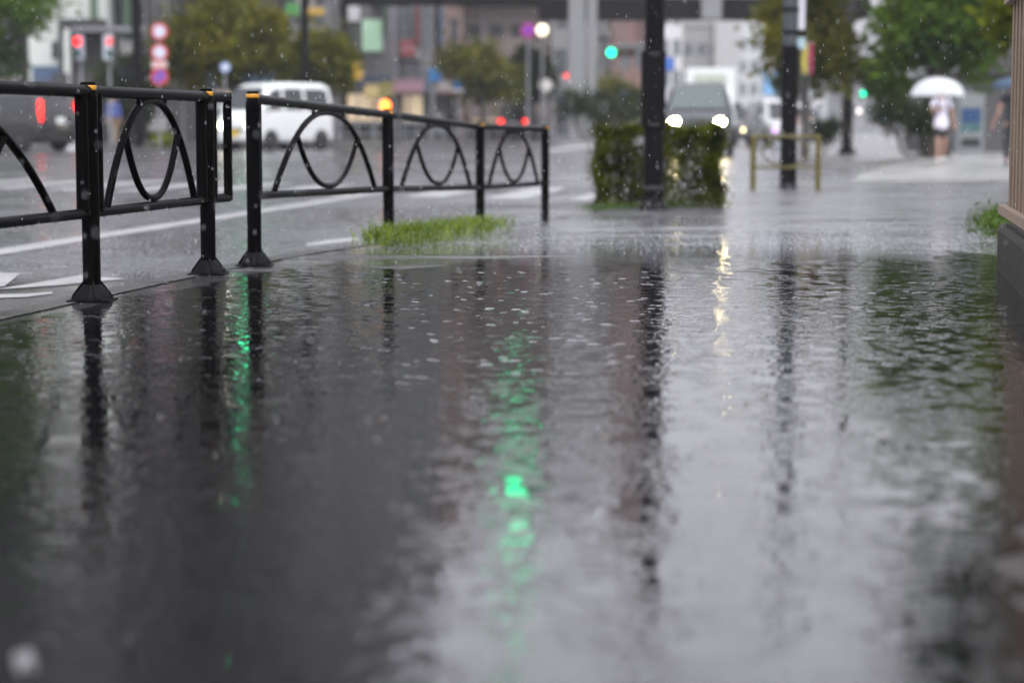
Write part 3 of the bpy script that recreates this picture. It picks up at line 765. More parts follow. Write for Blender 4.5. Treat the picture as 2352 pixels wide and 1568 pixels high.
def shrub(name, label, blobs, bx, Y, gz, n, leaf, mat, seed, clump, cat='shrub', group='shrubs across the street'):
    b, e = crown_from_px(bx, 300, Y, blobs, gz); rng = np.random.default_rng(seed)
    t = thing(name, label, cat, b, 0, group)
    quads_mesh('leaves', leaf_quads(crown_points(e, n, rng, clump, 50), leaf, rng), mat, t)
    mb = MB()
    for q in e:
        for i in range(4): mb.tube([(0, 0, -0.05), (q[0] * .6, q[1] * .6, .15), (q[0] + random.uniform(-.3, .3) * q[3], q[1] + random.uniform(-.3, .3), q[2])], [0.04, 0.03, 0.012], 5)
    mb.build('stems', pm('bark', (0.045, 0.038, 0.032), 0.7), t, local=True); return t
shrub('shrub', 'dark green shrub behind the stacked round signs', [(300, 170, 75, 50), (250, 190, 50, 40), (345, 200, 45, 45), (300, 235, 70, 50)], 300, 76, 0.02, 5000, 0.07, M_deepleaf, 41, 0.35)
shrub('shrub', 'wide hazy shrub hiding the foot of the twin bridge columns', [(1310, 235, 40, 35), (1370, 250, 45, 35), (1440, 245, 40, 40)], 1370, 94, 0.0, 3200, 0.07, M_deepleaf, 45, 0.35)
shrub('shrub', 'shrub under the dark green tree, behind the white shirt', [(2060, 255, 40, 32), (2130, 275, 45, 35)], 2100, 54, -0.13, 2500, 0.05, M_deepleaf, 42, 0.22)
shrub('shrub', 'yellowish weeds and shrub at the foot of the round-sign pole', [(368, 322, 26, 16), (385, 330, 16, 10)], 370, 65, 0.02, 900, 0.035, M_limeleaf, 43, 0.12)
shrub('shrub', 'low roadside shrub beneath the olive tree behind the grey pole', [(1895, 300, 40, 22)], 1895, 60, -0.13, 1500, 0.04, M_deepleaf, 44, 0.2)

# ------------------------------------------------------------------ buildings
def bmat(name, c, r=0.6): return pm(name, c, r, 0.10, 0.8)
M_wf = pm('window_frame_grey', (0.16, 0.16, 0.165), 0.4)
def building(name, label, x0, x1, Y, ztop, depth, mat, floors=6, cols=4, z_first=1.0, fh=3.2, win=(0.55, 0.5), glass=None, base=None, balcony=False, roofmat=None, gz=-0.1, group=None, frame=None, x_px=True):
    X0 = pt(x0, HOR, Y).x if x_px else x0; X1 = pt(x1, HOR, Y).x if x_px else x1
    t = thing(name, label, 'building', ((X0 + X1) / 2, Y, gz), 0, group)
    mb = MB(); mb.box(X0, X1, Y, Y + depth, gz, ztop); mb.build('wall', mat, t)
    mb = MB(); mb.box(X0 - 0.15, X1 + 0.15, Y - 0.15, Y + depth + 0.15, ztop + 0.002, ztop + 0.6); mb.build('parapet', roofmat or mat, t)
    cw = (X1 - X0) / cols; src = None
    for r_ in range(floors):
        zc = z_first + r_ * fh
        if zc + fh * win[1] > ztop - 0.3: break
        for c_ in range(cols):
            xc = X0 + (c_ + 0.5) * cw; hw_ = cw * win[0] / 2; hh = fh * win[1]
            if src is None:
                f = MB(); f.box(-hw_ - .07, hw_ + .07, -0.06, 0.02, -0.07, 0.0); f.box(-hw_ - .07, hw_ + .07, -0.06, 0.02, hh, hh + 0.07)
                f.box(-hw_ - .07, -hw_, -0.06, 0.02, 0.0, hh); f.box(hw_, hw_ + .07, -0.06, 0.02, 0.0, hh); f.box(-0.03, 0.03, -0.055, 0.02, 0.0, hh)
                src = f.build('window', frame or M_wf, t, local=True)
                MB().box(-hw_, hw_, -0.03, 0.02, 0.0, hh).build('pane', glass or M_glass2, src, local=True)
                o = src
            else: o = copy_tree(src, t)
            o.location = (xc - t.location.x, 0, zc - gz)
        if balcony:
            bb = MB(); bb.box(X0 + 0.2, X1 - 0.2, Y - 1.1, Y - 0.002, zc - 0.35, zc - 0.2); bb.box(X0 + 0.2, X1 - 0.2, Y - 1.1, Y - 1.0, zc - 0.198, zc + 0.75)
            bb.build('balcony', balcony, t)
    if Y < 200:
        rr = random.Random(int(x0 * 7 + Y)); W_ = X1 - X0
        cols_ = [(.22, .15, .06), (.20, .06, .055), (.32, .31, .30), (.06, .10, .17), (.06, .12, .07), (.28, .25, .22), (.10, .09, .09), (.22, .12, .13)]
        # shop fronts under a sign band
        nb = max(1, int(W_ / 3.2))
        for i in range(nb):
            xa = X0 + W_ * i / nb + .15; xb = X0 + W_ * (i + 1) / nb - .15
            lit = rr.random() < .3
            sf_ = MB().box(xa, xb, Y - .05, Y - .004, gz + .1, gz + 2.5).build('shop_front', M_glass, t)
            MB().box(xa, xb, Y - .12, Y - .004, gz + 2.55, gz + 3.15).build('sign_band', pm('band_%d' % rr.randrange(8), cols_[rr.randrange(8)], .5), t)
            if lit: MB().box(xa + .3, xb - .3, Y - .07, Y - .055, gz + 1.0, gz + 2.3).build('lit_pane', em('lit_shop_pane', (1.0, .78, .50), .16), sf_)
            if rr.random() < .5: MB().box(xa, xb, Y - 1.1, Y - .125, gz + 2.42, gz + 2.50).build('canopy', pm('canopy_%d' % rr.randrange(4), cols_[rr.randrange(8)], .5), t)
        for i in range(rr.randint(1, 3)):
            xx = X0 + W_ * rr.uniform(.05, .95); z_ = rr.uniform(3.4, 8.5); h_ = rr.uniform(1.2, 3.0)
            MB().box(xx, xx + .16, Y - .95, Y - .15, z_, z_ + h_, .02).build('projecting_sign', pm('proj_%d' % rr.randrange(8), cols_[rr.randrange(8)], .4), t)
        for i in range(rr.randint(2, 5)):
            xx = X0 + W_ * rr.uniform(.05, .9); z_ = z_first + fh * rr.randint(0, 3) - .75
            MB().box(xx, xx + .8, Y - .38, Y - .065, z_, z_ + .6, .03).build('air_conditioner', pm('ac_white', (.30, .30, .29), .4), t)
        xx = X0 + W_ * rr.uniform(.02, .98); MB().tube([(xx, Y - .07, gz), (xx, Y - .07, ztop)], .06, 6).build('drainpipe', M_greyp, t)
    return t
G = 'blocks lining the street'
# white building, far left
t = building('office_building', 'white building over a dark recessed ground floor, behind the pedestrian signals', 70, 246, 86, 12.0, 10, bmat('white_render', (0.55, 0.57, 0.53)), 7, 2, 8.5, 3.0, (0.35, 0.4), group=G)
mb = MB(); mb.box(pt(74, 0, 86).x, pt(242, 0, 86).x, 86.4, 95, 12.61, 30.0); mb.build('upper_storeys', bmat('grey_upper_storeys', (0.10, 0.10, 0.097)), t); mb = MB()
X0, X1 = pt(150, 0, 86).x, pt(245, 0, 86).x
mb.box(X0, X1, 84.9, 85.99, -0.1, Zof(44, 85)); mb.build('ground_floor', bmat('recess_shade', (0.025, 0.024, 0.024)), t)  # dark colour stands for the shade in the recess under the upper floors
mb = MB(); mb.box(pt(170, 0, 84).x, pt(335, 0, 84).x, 83.6, 84.88, Zof(74, 84), Zof(62, 84)); mb.build('canopy', bmat('grey_canopy', (0.16, 0.16, 0.17)), t)
mb = MB(); mb.box(pt(142, 0, 84).x, pt(154, 0, 84).x, 84.2, 84.6, -0.1, Zof(66, 84)); mb.build('pillar', bmat('white_render', (0.62, 0.64, 0.60)), t)
mb = MB(); mb.box(pt(118, 0, 86).x, pt(135, 0, 86).x, 85.9, 86.02, Zof(135, 86), Zof(95, 86)); mb.build('doorway', M_glass, t)
building('apartment_building', 'tall dark grey block behind the far left tree and the white building', -260, 246, 108, 58.0, 12, bmat('dark_grey_block', (0.042, 0.041, 0.042)), 14, 6, 1.2, 3.2, (0.5, 0.45), M_glass, group=G)
building('office_building', 'charcoal building between the white one and the broad olive tree', 247, 400, 88, 46.0, 12, bmat('charcoal_cladding', (0.034, 0.032, 0.033)), 8, 3, 1.2, 3.1, (0.5, 0.45), M_glass, group=G)
t = building('apartment_building', 'brown-grey apartment building behind the broad olive tree, with green and yellow shop signs', 401, 640, 94, 46.0, 12, bmat('brown_grey_tile', (0.070, 0.062, 0.059)), 8, 4, 1.2, 3.1, (0.6, 0.5), group=G, balcony=bmat('balcony_grey', (0.075, 0.072, 0.071)))
for (x0, x1, y0, y1, m, nm) in ((655, 690, 10, 36, bmat('green_sign', (0.05, 0.22, 0.05)), 'shop_sign'), (640, 662, 170, 192, bmat('green_awning', (0.05, 0.22, 0.06)), 'awning')):
    pass
t = building('apartment_building', 'grey balconied building beside the footbridge stair post', 641, 765, 96, 42.0, 12, bmat('mid_grey_render', (0.115, 0.112, 0.118)), 7, 3, 1.2, 3.1, (0.6, 0.5), group=G, balcony=bmat('balcony_pale', (0.20, 0.20, 0.215)))
t = building('office_building', 'pale grey building with a light green lit window and white panels', 762, 905, 104, 34.0, 12, bmat('pale_grey_panel', (0.185, 0.182, 0.19)), 6, 3, 7.2, 3.2, (0.5, 0.5), group=G)
MB().box(pt(764, 0, 104).x, pt(790, 0, 104).x, 103.8, 103.99, Zof(45, 104), Zof(-40, 104)).build('white_panel', bmat('white_panel', (0.72, 0.70, 0.72)), t)
MB().box(pt(800, 0, 104).x, pt(826, 0, 104).x, 103.8, 103.99, Zof(50, 104), Zof(-40, 104)).build('white_panel', bmat('white_panel', (0.72, 0.70, 0.72)), t)
MB().box(pt(826, 0, 104).x, pt(882, 0, 104).x, 103.85, 103.985, Zof(122, 104), Zof(42, 104)).build('window_frame', M_wf, t)
MB().box(pt(832, 0, 104).x, pt(878, 0, 104).x, 103.80, 103.84, Zof(118, 104), Zof(46, 104)).build('lit_window', em('lit_pale_green_window', (0.40, 0.62, 0.44), 0.14), t)
t = building('office_building', 'grey office building behind the red square sign', 906, 992, 108, 25.0, 12, bmat('grey_office', (0.165, 0.166, 0.17)), 6, 2, 1.4, 3.3, (0.75, 0.6), group=G)
t = building('apartment_building', 'pinkish brown building above the two blue signs', 993, 1062, 112, 21.0, 12, bmat('pink_brown_tile', (0.215, 0.145, 0.12)), 6, 2, 1.4, 3.2, (0.4, 0.5), M_glass, group=G)
t = building('apartment_building', 'brown balconied block left of the twin pale bridge columns', 1063, 1268, 116, 19.0, 12, bmat('brown_tile', (0.135, 0.108, 0.098)), 6, 4, 1.4, 3.2, (0.55, 0.5), M_glass, group=G, balcony=bmat('balcony_brown', (0.16, 0.13, 0.12)))
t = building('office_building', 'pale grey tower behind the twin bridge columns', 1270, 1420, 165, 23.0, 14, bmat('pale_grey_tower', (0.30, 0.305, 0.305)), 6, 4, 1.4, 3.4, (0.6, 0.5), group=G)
t = building('apartment_building', 'red-brown tower immediately left of the black pole', 1416, 1486, 150, 28.5, 12, bmat('red_brown_tile', (0.20, 0.118, 0.10)), 8, 2, 1.4, 3.3, (0.5, 0.5), group=G)
t = building('apartment_building', 'hazy grey block half hidden behind the black pole', 1487, 1566, 230, 14.0, 14, bmat('hazy_grey', (0.52, 0.51, 0.50)), 4, 3, 1.6, 3.3, (0.5, 0.5), group=G)  # wall colour made paler to carry the rain haze
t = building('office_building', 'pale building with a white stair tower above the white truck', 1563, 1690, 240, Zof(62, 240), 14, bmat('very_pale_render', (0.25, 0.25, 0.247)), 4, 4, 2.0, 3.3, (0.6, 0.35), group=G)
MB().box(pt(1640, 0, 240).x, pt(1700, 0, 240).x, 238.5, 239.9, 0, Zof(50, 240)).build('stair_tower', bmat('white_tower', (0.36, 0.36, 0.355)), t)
t = building('office_building', 'distant grey block beside the olive tree, over the light traffic', 1692, 1768, 320, 16.5, 16, bmat('distant_grey', (0.42, 0.43, 0.43)), 4, 3, 2.0, 3.3, (0.5, 0.5), group=G)  # pale tone includes the wash of rain haze
t = building('office_building', 'distant dim block behind the slim grey pole', 1768, 1935, 360, 13.0, 16, bmat('distant_grey_b', (0.44, 0.44, 0.45)), 4, 4, 2.0, 3.3, (0.5, 0.5), group=G)  # haze lightening is put into this wall colour too
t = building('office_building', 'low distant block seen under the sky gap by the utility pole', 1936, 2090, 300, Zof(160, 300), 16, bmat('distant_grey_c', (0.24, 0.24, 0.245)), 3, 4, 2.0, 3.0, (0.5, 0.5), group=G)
# grey house with gabled roof behind the fence on the right
X0, X1 = pt(2196, 0, 66).x, pt(2420, 0, 66).x
t = thing('house', 'dark grey gabled house at the right, behind the person with the blue umbrella', 'building', ((X0 + X1) / 2, 66, -0.13))
zt = Zof(170, 66); 
MB().box(X0, X1, 66, 74, -0.13, zt).build('wall', bmat('grey_house_render', (0.075, 0.073, 0.073)), t)
xm = (X0 + X1) / 2 - 0.2; zr = Zof(105, 66)
vs = [(X0 - .2, 65.7, zt), (xm, 65.7, zr), (X1 + .2, 65.7, zt), (X0 - .2, 74.3, zt), (xm, 74.3, zr), (X1 + .2, 74.3, zt)]
MB().add(vs, [(0, 1, 2), (5, 4, 3), (0, 3, 4, 1), (1, 4, 5, 2), (0, 2, 5, 3)]).build('roof', bmat('slate_roof', (0.055, 0.052, 0.056), 0.4), t)
f = MB().box(pt(2212, 0, 66).x, pt(2232, 0, 66).x, 65.9, 66.02, Zof(225, 66), Zof(190, 66)).build('window', M_wf, t)
MB().box(pt(2214, 0, 66).x, pt(2230, 0, 66).x, 65.88, 65.9, Zof(223, 66), Zof(192, 66)).build('pane', M_glass2, f)
# pale low wall and vending machine
o = MB().box(pt(2080, 0, 78).x, pt(2140, 0, 78).x, 78, 78.25, -0.13, Zof(252, 78), 0.03).build('garden_wall', bmat('pale_wall', (0.34, 0.34, 0.33))); tag(o, 'low pale wall left of the white-shirted walker', 'wall')
b = pt(2230, 300, 64.2); b.z = -0.13
t = thing('vending_machine', 'grey vending machine with a blue display against the grey house', 'vending machine', b)
MB().box(b.x - .40, b.x + .40, b.y, b.y + .7, -0.13, 1.65, 0.03).build('cabinet', bmat('vending_grey', (0.20, 0.22, 0.22)), t)
MB().box(b.x - .30, b.x + .30, b.y - .02, b.y - 0.002, 0.75, 1.2).build('display', bmat('blue_display', (0.018, 0.055, 0.14)), t)
MB().box(b.x - .30, b.x + .30, b.y - .02, b.y - 0.002, 0.50, 0.72).build('button_panel', bmat('teal_panel', (0.04, 0.12, 0.12)), t)
MB().box(b.x - .28, b.x + .28, b.y - .03, b.y - 0.002, 0.05, 0.3).build('slot', M_trim, t)
# dark fence across the street on the left
for (x0, x1, lab, tone) in ((115, 225, 'dark slatted fence between the far left tree and the shrub', (0.055, 0.053, 0.052)), (395, 520, 'dark slatted fence behind the white kei van', (0.05, 0.05, 0.05))):
    t = thing('slat_fence', lab, 'fence', pt(x0, 300, 79), 0, 'slat fences across the street')
    mb = MB(); a = pt(x0, 0, 79).x; c = pt(x1, 0, 79).x; k = int((c - a) / 0.22)
    for i in range(k): mb.box(a + i * 0.22, a + i * 0.22 + 0.17, 79, 79.03, 0.05, Zof(168 if x0 < 200 else 200, 79))
    mb.build('slats', bmat('slat_' + str(x0), tone), t)
    mb = MB(); mb.box(a, c, 79.035, 79.09, 0.4, 0.5); mb.box(a, c, 79.035, 79.09, 1.4, 1.5); mb.build('rails', M_trim, t)

M_cable = pm('black_cable', (.012, .012, .012), .5)
for (A_, B_, sag, lab) in ((Vector((pt(318, 0, 67).x, 67, 8.25)), Vector((pt(702, 0, 66.5).x, 66.5, 8.3)), .5, 'overhead cable from the left utility pole to the dark signal pole'), (Vector((pt(702, 0, 66.5).x, 66.5, 7.2)), Vector((pt(905, 0, 103).x, 103, 8.6)), .7, 'overhead cable from the dark signal pole to the grey building'), (Vector((pt(905, 0, 103).x, 102, 6.4)), Vector((pt(1395, 0, 130).x, 130, 7.0)), .8, 'overhead cable strung past the brown block towards the pale tower'), (Vector((pt(318, 0, 67).x, 67, 6.4)), Vector((-22, 62, 6.6)), .5, 'overhead cable running left from the utility pole over the pedestrian signals')):
    pts = [A_.lerp(B_, i / 16) - Vector((0, 0, sag * 4 * (i / 16) * (1 - i / 16))) for i in range(17)]
    o = MB().tube(pts, .022, 6).build('overhead_cable', M_cable); tag(o, lab, 'cable', 'overhead cables')
# ------------------------------------------------------------------ footbridge
M_gird = pm('dark_girder_paint', (0.008, 0.0075, 0.008), 0.6, 0.2, 0.5, ior=1.15)
M_brw = pm('pale_bridge_paint', (0.20, 0.205, 0.205), 0.45, 0.08, 0.6)
fb = thing('footbridge', 'dark pedestrian footbridge across the top, on pale columns', 'footbridge', pt(1600, 300, 100))
fb.location.z = 0
YB = 100.0
mb = MB(); mb.box(pt(1238, 0, YB).x, pt(2000, 0, YB).x, YB, YB + 2.6, Zof(42, YB), Zof(-6, YB), 0.03); mb.build('girder', M_gird, fb)
mb = MB(); mb.box(pt(786, 0, YB).x, pt(1236, 0, YB).x, YB + 0.2, YB + 2.4, Zof(8, YB), Zof(-8, YB)); mb.build('landing', M_gird, fb)
mb = MB(); n = 60
xa, xb = pt(786, 0, YB).x, pt(2000, 0, YB).x
mb.box(xa, xb, YB + 0.05, YB + 0.11, Zof(-66, YB), Zof(-63, YB))
for i in range(n + 1): x = xa + (xb - xa) * i / n; mb.box(x - 0.02, x + 0.02, YB + 0.06, YB + 0.10, Zof(-6, YB) + 0.003, Zof(-66, YB))
mb.build('handrail', M_greyp, fb)
for (x0, x1) in ((1307, 1346), (1350, 1374)):
    mb = MB(); mb.box(pt(x0, 0, 98).x, pt(x1, 0, 98).x, 98.9, 99.5, -0.15, Zof(-70, 98), 0.05); mb.build('column', M_brw, fb)
mb = MB(); mb.box(pt(1613, 0, 99).x, pt(1660, 0, 99).x, 99.3, 99.9, Zof(44, 99), Zof(-60, 99), 0.03); mb.build('bracket_panel', M_brw, fb)
mb = MB(); xx = pt(785, 0, YB).x; mb.tube([(xx, YB + 1.2, -0.1), (xx, YB + 1.2, Zof(0, YB))], 0.14, 12); mb.build('stair_post', M_gird, fb)

# ------------------------------------------------------------------ signs, signals, poles across the street
# stacked round signs
b = pt(367, 335, 64.0); b.z = 0.02; Y = 64.0
sp = thing('road_sign', 'pole of stacked round red-rimmed signs with a blue no-parking disc at the bottom', 'road sign', b)
MB().tube([b, Vector((b.x, b.y, Zof(52, Y)))], 0.038, 12).build('pole', M_greyp, sp)
def disc(parent, name, x, y, r_px, Yd, ring, face, slash=None):
    c = pt(x, y, Yd); r_ = r_px * Yd / FP
    d = MB(); d.lathe([(r_, 0.0), (r_, -0.02), (r_ * 0.70, -0.021)], (c.x, c.y - 0.05, c.z), 28, ax='y', smooth=False)
    o = d.build(name, ring, parent)
    MB().lathe([(r_ * 0.70, -0.021), (r_ * 0.69, -0.024), (0.0, -0.024)], (c.x, c.y - 0.05, c.z), 28, ax='y', smooth=False).build('sign_face', face, o)
    if slash:
        m = MB(); q = r_ * 0.72; t_ = r_ * 0.11
        m.add([(c.x - q * .7 - t_ * .7, c.y - 0.078, c.z + q * .7 - t_ * .7), (c.x - q * .7 + t_ * .7, c.y - 0.078, c.z + q * .7 + t_ * .7), (c.x + q * .7 + t_ * .7, c.y - 0.078, c.z - q * .7 + t_ * .7), (c.x + q * .7 - t_ * .7, c.y - 0.078, c.z - q * .7 - t_ * .7)], [(0, 1, 2, 3)])
        m.build('slash', slash, o)
    return o
disc(sp, 'sign_plate', 367, 73, 19, Y, M_signr, M_signw); disc(sp, 'sign_plate', 367, 121, 19, Y, M_signr, M_signw)
c = pt(367, 149, Y); MB().box(c.x - 0.235, c.x + 0.235, c.y - 0.08, c.y - 0.055, c.z - 0.10, c.z + 0.10, 0.008).build('text_plate', pm('faded_pink_plate', (0.55, 0.38, 0.36), 0.4), sp)
disc(sp, 'sign_plate', 367, 176, 20, Y, M_signr, M_signb, M_signr)
# grey rectangular board
def board(name, label, cat, x0, x1, y0, y1, Y, mat, gz=0.0, post=True, group=None, thick=0.06):
    a, c = pt(x0, y1, Y), pt(x1, y0, Y); t = thing(name, label, cat, ((a.x + c.x) / 2, Y, gz), 0, group)
    MB().box(a.x, c.x, Y - thick, Y, a.z, c.z, 0.012).build('face', mat, t)
    m = MB(); m.box(a.x - .03, c.x + .03, Y + 0.002, Y + 0.05, a.z - .03, c.z + .03)
    if post: xm = (a.x + c.x) / 2; m.tube([(xm, Y + 0.10, gz), (xm, Y + 0.10, c.z)], 0.045, 8)
    m.build('support', M_greyp, t); return t
board('notice_board', 'grey upright board beside the stacked round signs', 'board', 400, 436, 139, 202, 70, bmat('board_grey', (0.22, 0.21, 0.21)), 0.02)
t = thing('road_sign', 'small pale blue round sign under the broad olive tree', 'road sign', pt(518, 300, 66)); t.location.z = 0.02
MB().tube([(t.location.x, 66, 0.02), (t.location.x, 66, Zof(145, 66))], 0.035, 8).build('pole', M_greyp, t)
disc(t, 'sign_plate', 518, 155, 12, 66, bmat('pale_blue_rim', (0.16, 0.24, 0.42)), M_signw)
# utility pole with pedestrian signals on an arm
b = pt(318, 330, 67); b.z = 0.02
t = thing('utility_pole', 'dark utility pole behind the stacked round signs', 'pole', b)
MB().tube([b, b + Vector((0, 0, 9.0))], [0.17, 0.12], 14).build('shaft', M_dark, t)
mb = MB(); mb.box(b.x - 0.7, b.x + 0.7, b.y - .05, b.y + .05, 8.2, 8.3); mb.build('crossarm', M_dark, t)
M_red = em('signal_red_lit', (1.0, 0.004, 0.003), 1.8); M_red2 = em('signal_red_dim', (0.8, 0.10, 0.10), 0.25)
for (x, lit, lab, pale) in ((182, M_red, 'pedestrian signal showing bright red, in front of the dark recess', (0.30, 0.30, 0.36)), (247, M_red2, 'pale pedestrian signal showing dim red, right of the bright red one', (0.44, 0.46, 0.52))):
    c = pt(x, 110, 66); t = thing('pedestrian_signal', lab, 'signal', Vector((c.x, c.y, 0.02)), 0, 'pedestrian signals across the street')
    hh = 28 * 66 / FP; w_ = 10 * 66 / FP
    MB().box(c.x - w_, c.x + w_, c.y, c.y + .2, c.z - hh, c.z + hh, 0.02).build('housing', pm('signal_case_%d' % x, pale, 0.4), t)
    dx = -0.05 if x < 200 else 0.06
    MB().box(c.x + dx - .095, c.x + dx + .095, c.y - .03, c.y - .002, c.z + .08, c.z + .30, 0.01).build('lens', lit, t)
    MB().box(c.x + dx - .095, c.x + dx + .095, c.y - .03, c.y - .002, c.z - .28, c.z - .06, 0.01).build('lens', pm('lens_off_green', (0.01, 0.06, 0.04), 0.2), t)
    m = MB(); m.tube([(c.x, c.y + .25, 0.02), (c.x, c.y + .25, c.z + hh)], 0.045, 10); m.box(c.x - .03, c.x + .03, c.y + .15, c.y + .26, c.z - .1, c.z + .1); m.build('post', M_greyp, t)
# white globe street lamp above the olive tree
c = pt(489, 27, 74); t = thing('street_lamp', 'lit white street lamp head at the top of the broad olive tree', 'street lamp', Vector((c.x + .1, 74.3, 0.02)))
MB().tube([(c.x + .1, 74.3, 0.02), (c.x + .1, 74.3, c.z - .1), (c.x, 74, c.z)], [0.06, 0.045, 0.03], 10).build('post', M_greyp, t)
MB().ell((c.x, 74, c.z), (.17, .17, .11)).build('lamp', em('lamp_white', (0.95, 1.0, 0.95), .6), t)
# pole carrying the far green signal that is mirrored at left
l1 = pt(570, -215, 45.0)
b = pt(705, 330, 62); b = Vector((pt(702, 0, 46.0).x, 46.0, road_z(pt(702, 0, 46).x, 46)))
b = pt(702, 300, 66.5); b.z = 0.02
l1 = pt(570, -118, 66.0)
t = thing('signal_pole', 'dark signal pole rising behind the white kei van roof', 'pole', b)
MB().tube([b, b + Vector((0, 0, 8.6))], [0.13, 0.10], 14).build('shaft', M_dark, t)
signal_head(t, Vector((l1.x + 0.19 * 2.05, 65.7, l1.z)), lens_r=0.16, col=em('signal_green_strong', (0.0, 1.0, 0.38), 11.0))
MB().tube([Vector((b.x, b.y, l1.z + .5)), Vector((l1.x - .2, 66.0, l1.z + .6))], [0.05, 0.035], 8).tube([Vector((l1.x + .4, 65.9, l1.z)), Vector((l1.x + .4, 66.0, l1.z + .58))], 0.03, 8).build('arm', M_dark, t)
# far signals
def far_signal(label, x, y, Y, r_px, mat, side=1, group='far traffic signals', lit='green'):
    c = pt(x, y, Y); r_ = r_px * Y / FP; gz = road_z(c.x, c.y)
    t = thing('traffic_signal', label, 'traffic signal', Vector((c.x + side * 2.4, Y + .3, gz)), 0, group)
    hw = r_ * 1.28; off = hw * 2.05 if lit == 'green' else -hw * 2.05
    signal_head(t, Vector((c.x + off, Y, c.z)), lens_r=r_, lit=lit, col=mat)
    MB().tube([Vector((c.x + side * 2.4, Y + .3, gz)), Vector((c.x + side * 2.4, Y + .3, c.z + .8))], [.09, .07], 8).tube([Vector((c.x + side * 2.4, Y + .3, c.z + .5)), Vector((c.x, Y + .3, c.z + .35))], .04, 6).build('mast', M_greyp, t)
    return t
far_signal('bright green traffic signal left of the black pole, by the red-brown tower', 1404, 121, 132, 8.5, em('signal_green_far', (0.0, 1.0, 0.48), 2.6), 1)
far_signal('small green traffic signal under the red square sign', 945, 128, 118, 6.0, em('signal_green_b', (0.0, 1.0, 0.5), 0.9), -1)
far_signal('faint green traffic signal in front of the pinkish brown building', 1022, 128, 122, 5.0, em('signal_green_c', (0.03, 1.0, 0.4), 0.4), 1)
far_signal('small green signal between the utility pole and the large dark tree', 1983, 215, 150, 6.0, em('signal_green_d', (0.0, 1.0, 0.5), 1.6), 1)
# red sign with pale strokes
t = board('shop_sign', 'faded red square sign with pale strokes, on the grey office building', 'sign', 919, 955, 92, 130, 107.5, bmat('faded_red', (0.28, 0.07, 0.08)), 0.0, True)
mb = MB()
for i in range(3):
    for (dx, dy, ww, hh) in ((0, 0, .22, .03), (0, .1, .22, .03), (0, -.1, .22, .03), (-.1, 0, .03, .22), (.1, 0, .03, .22)):
        for sx in (-.2, .2):
            c = pt(937, 102 + i * 10, 107.42); mb.box(c.x + sx + dx - ww / 2, c.x + sx + dx + ww / 2, 107.424, 107.436, c.z + dy * .8 - hh / 2 + 0.0, c.z + dy * .8 + hh / 2) if i == 1 else None
mb.build('strokes', bmat('pale_pink_stroke', (0.62, 0.42, 0.44)), t)
board('shop_sign', 'green square shop sign above the trees at the brown-grey building', 'sign', 657, 686, 8, 37, 93.0, bmat('green_sign', (0.035, 0.14, 0.04)), 0.0, True)
board('shop_sign', 'ochre yellow strip sign right of the green square sign', 'sign', 702, 744, 18, 36, 95.0, bmat('ochre_sign', (0.42, 0.27, 0.05)), 0.0, True)
board('shop_sign', 'yellow upright sign at the foot of the pale grey building', 'sign', 808, 832, 145, 184, 100.0, bmat('yellow_sign', (0.62, 0.36, 0.03)), 0.0, True)
board('road_sign', 'upper blue square sign by the pinkish brown building', 'road sign', 985, 1013, 157, 187, 100.0, bmat('blue_sign', (0.03, 0.17, 0.46)), 0.0, True, 'blue square signs')
board('road_sign', 'lower blue square sign with a white strip below it', 'road sign', 1041, 1066, 177, 204, 98.0, bmat('blue_sign', (0.03, 0.17, 0.46)), 0.0, True, 'blue square signs')
a = pt(1041, 211, 97.9); c = pt(1066, 205, 97.9)
o = MB().box(a.x, c.x, 97.84, 97.93, a.z, c.z).build('white_strip', bmat('white_strip', (0.6, 0.6, 0.6)), bpy.data.objects['road_sign.003'] if 'road_sign.003' in bpy.data.objects else None)
board('road_sign', 'blue round-cornered sign partly behind the black pole', 'road sign', 1526, 1548, 132, 162, 90.0, bmat('blue_sign_b', (0.05, 0.13, 0.42)), -0.1, True, 'blue square signs')
board('billboard', 'large pale blue panel between the olive tree and the far traffic', 'sign', 1752, 1796, 168, 218, 120.0, bmat('sky_blue_panel', (0.20, 0.42, 0.68)), -0.1, True)
board('shop_sign', 'tiny blue sign among the low olive trees', 'sign', 1494 - 1494 + 1420, 1441, 212, 228, 120.0, bmat('blue_sign_c', (0.12, 0.20, 0.42)), 0, True, 'blue square signs')
# lit round lamp and magenta disc under the bridge
c = pt(1245, 70, 96); t = thing('round_lamp', 'warm white glowing round lamp under the footbridge girder', 'lamp', Vector((c.x, 96.2, 0)))
MB().ell((c.x, 96, c.z), (.26, .12, .26)).build('globe', em('warm_globe', (1.0, 0.84, 0.60), .8), t)
MB().tube([(c.x + .02, 96.2, -.05), (c.x + .02, 96.2, c.z)], .05, 8).build('post', M_greyp, t)
c = pt(1213, 70, 95); t = thing('round_sign', 'magenta and violet round sign touching the warm lamp', 'sign', Vector((c.x, 95.1, 0)))
MB().tube([(c.x, 95.1, -.05), (c.x, 95.1, c.z)], .05, 8).build('post', M_greyp, t)
disc(t, 'sign_plate', 1213, 70, 17, 95, em('magenta_rim', (0.30, 0.015, 0.14), 0.02), em('violet_face', (0.18, 0.02, 0.30), 0.03))
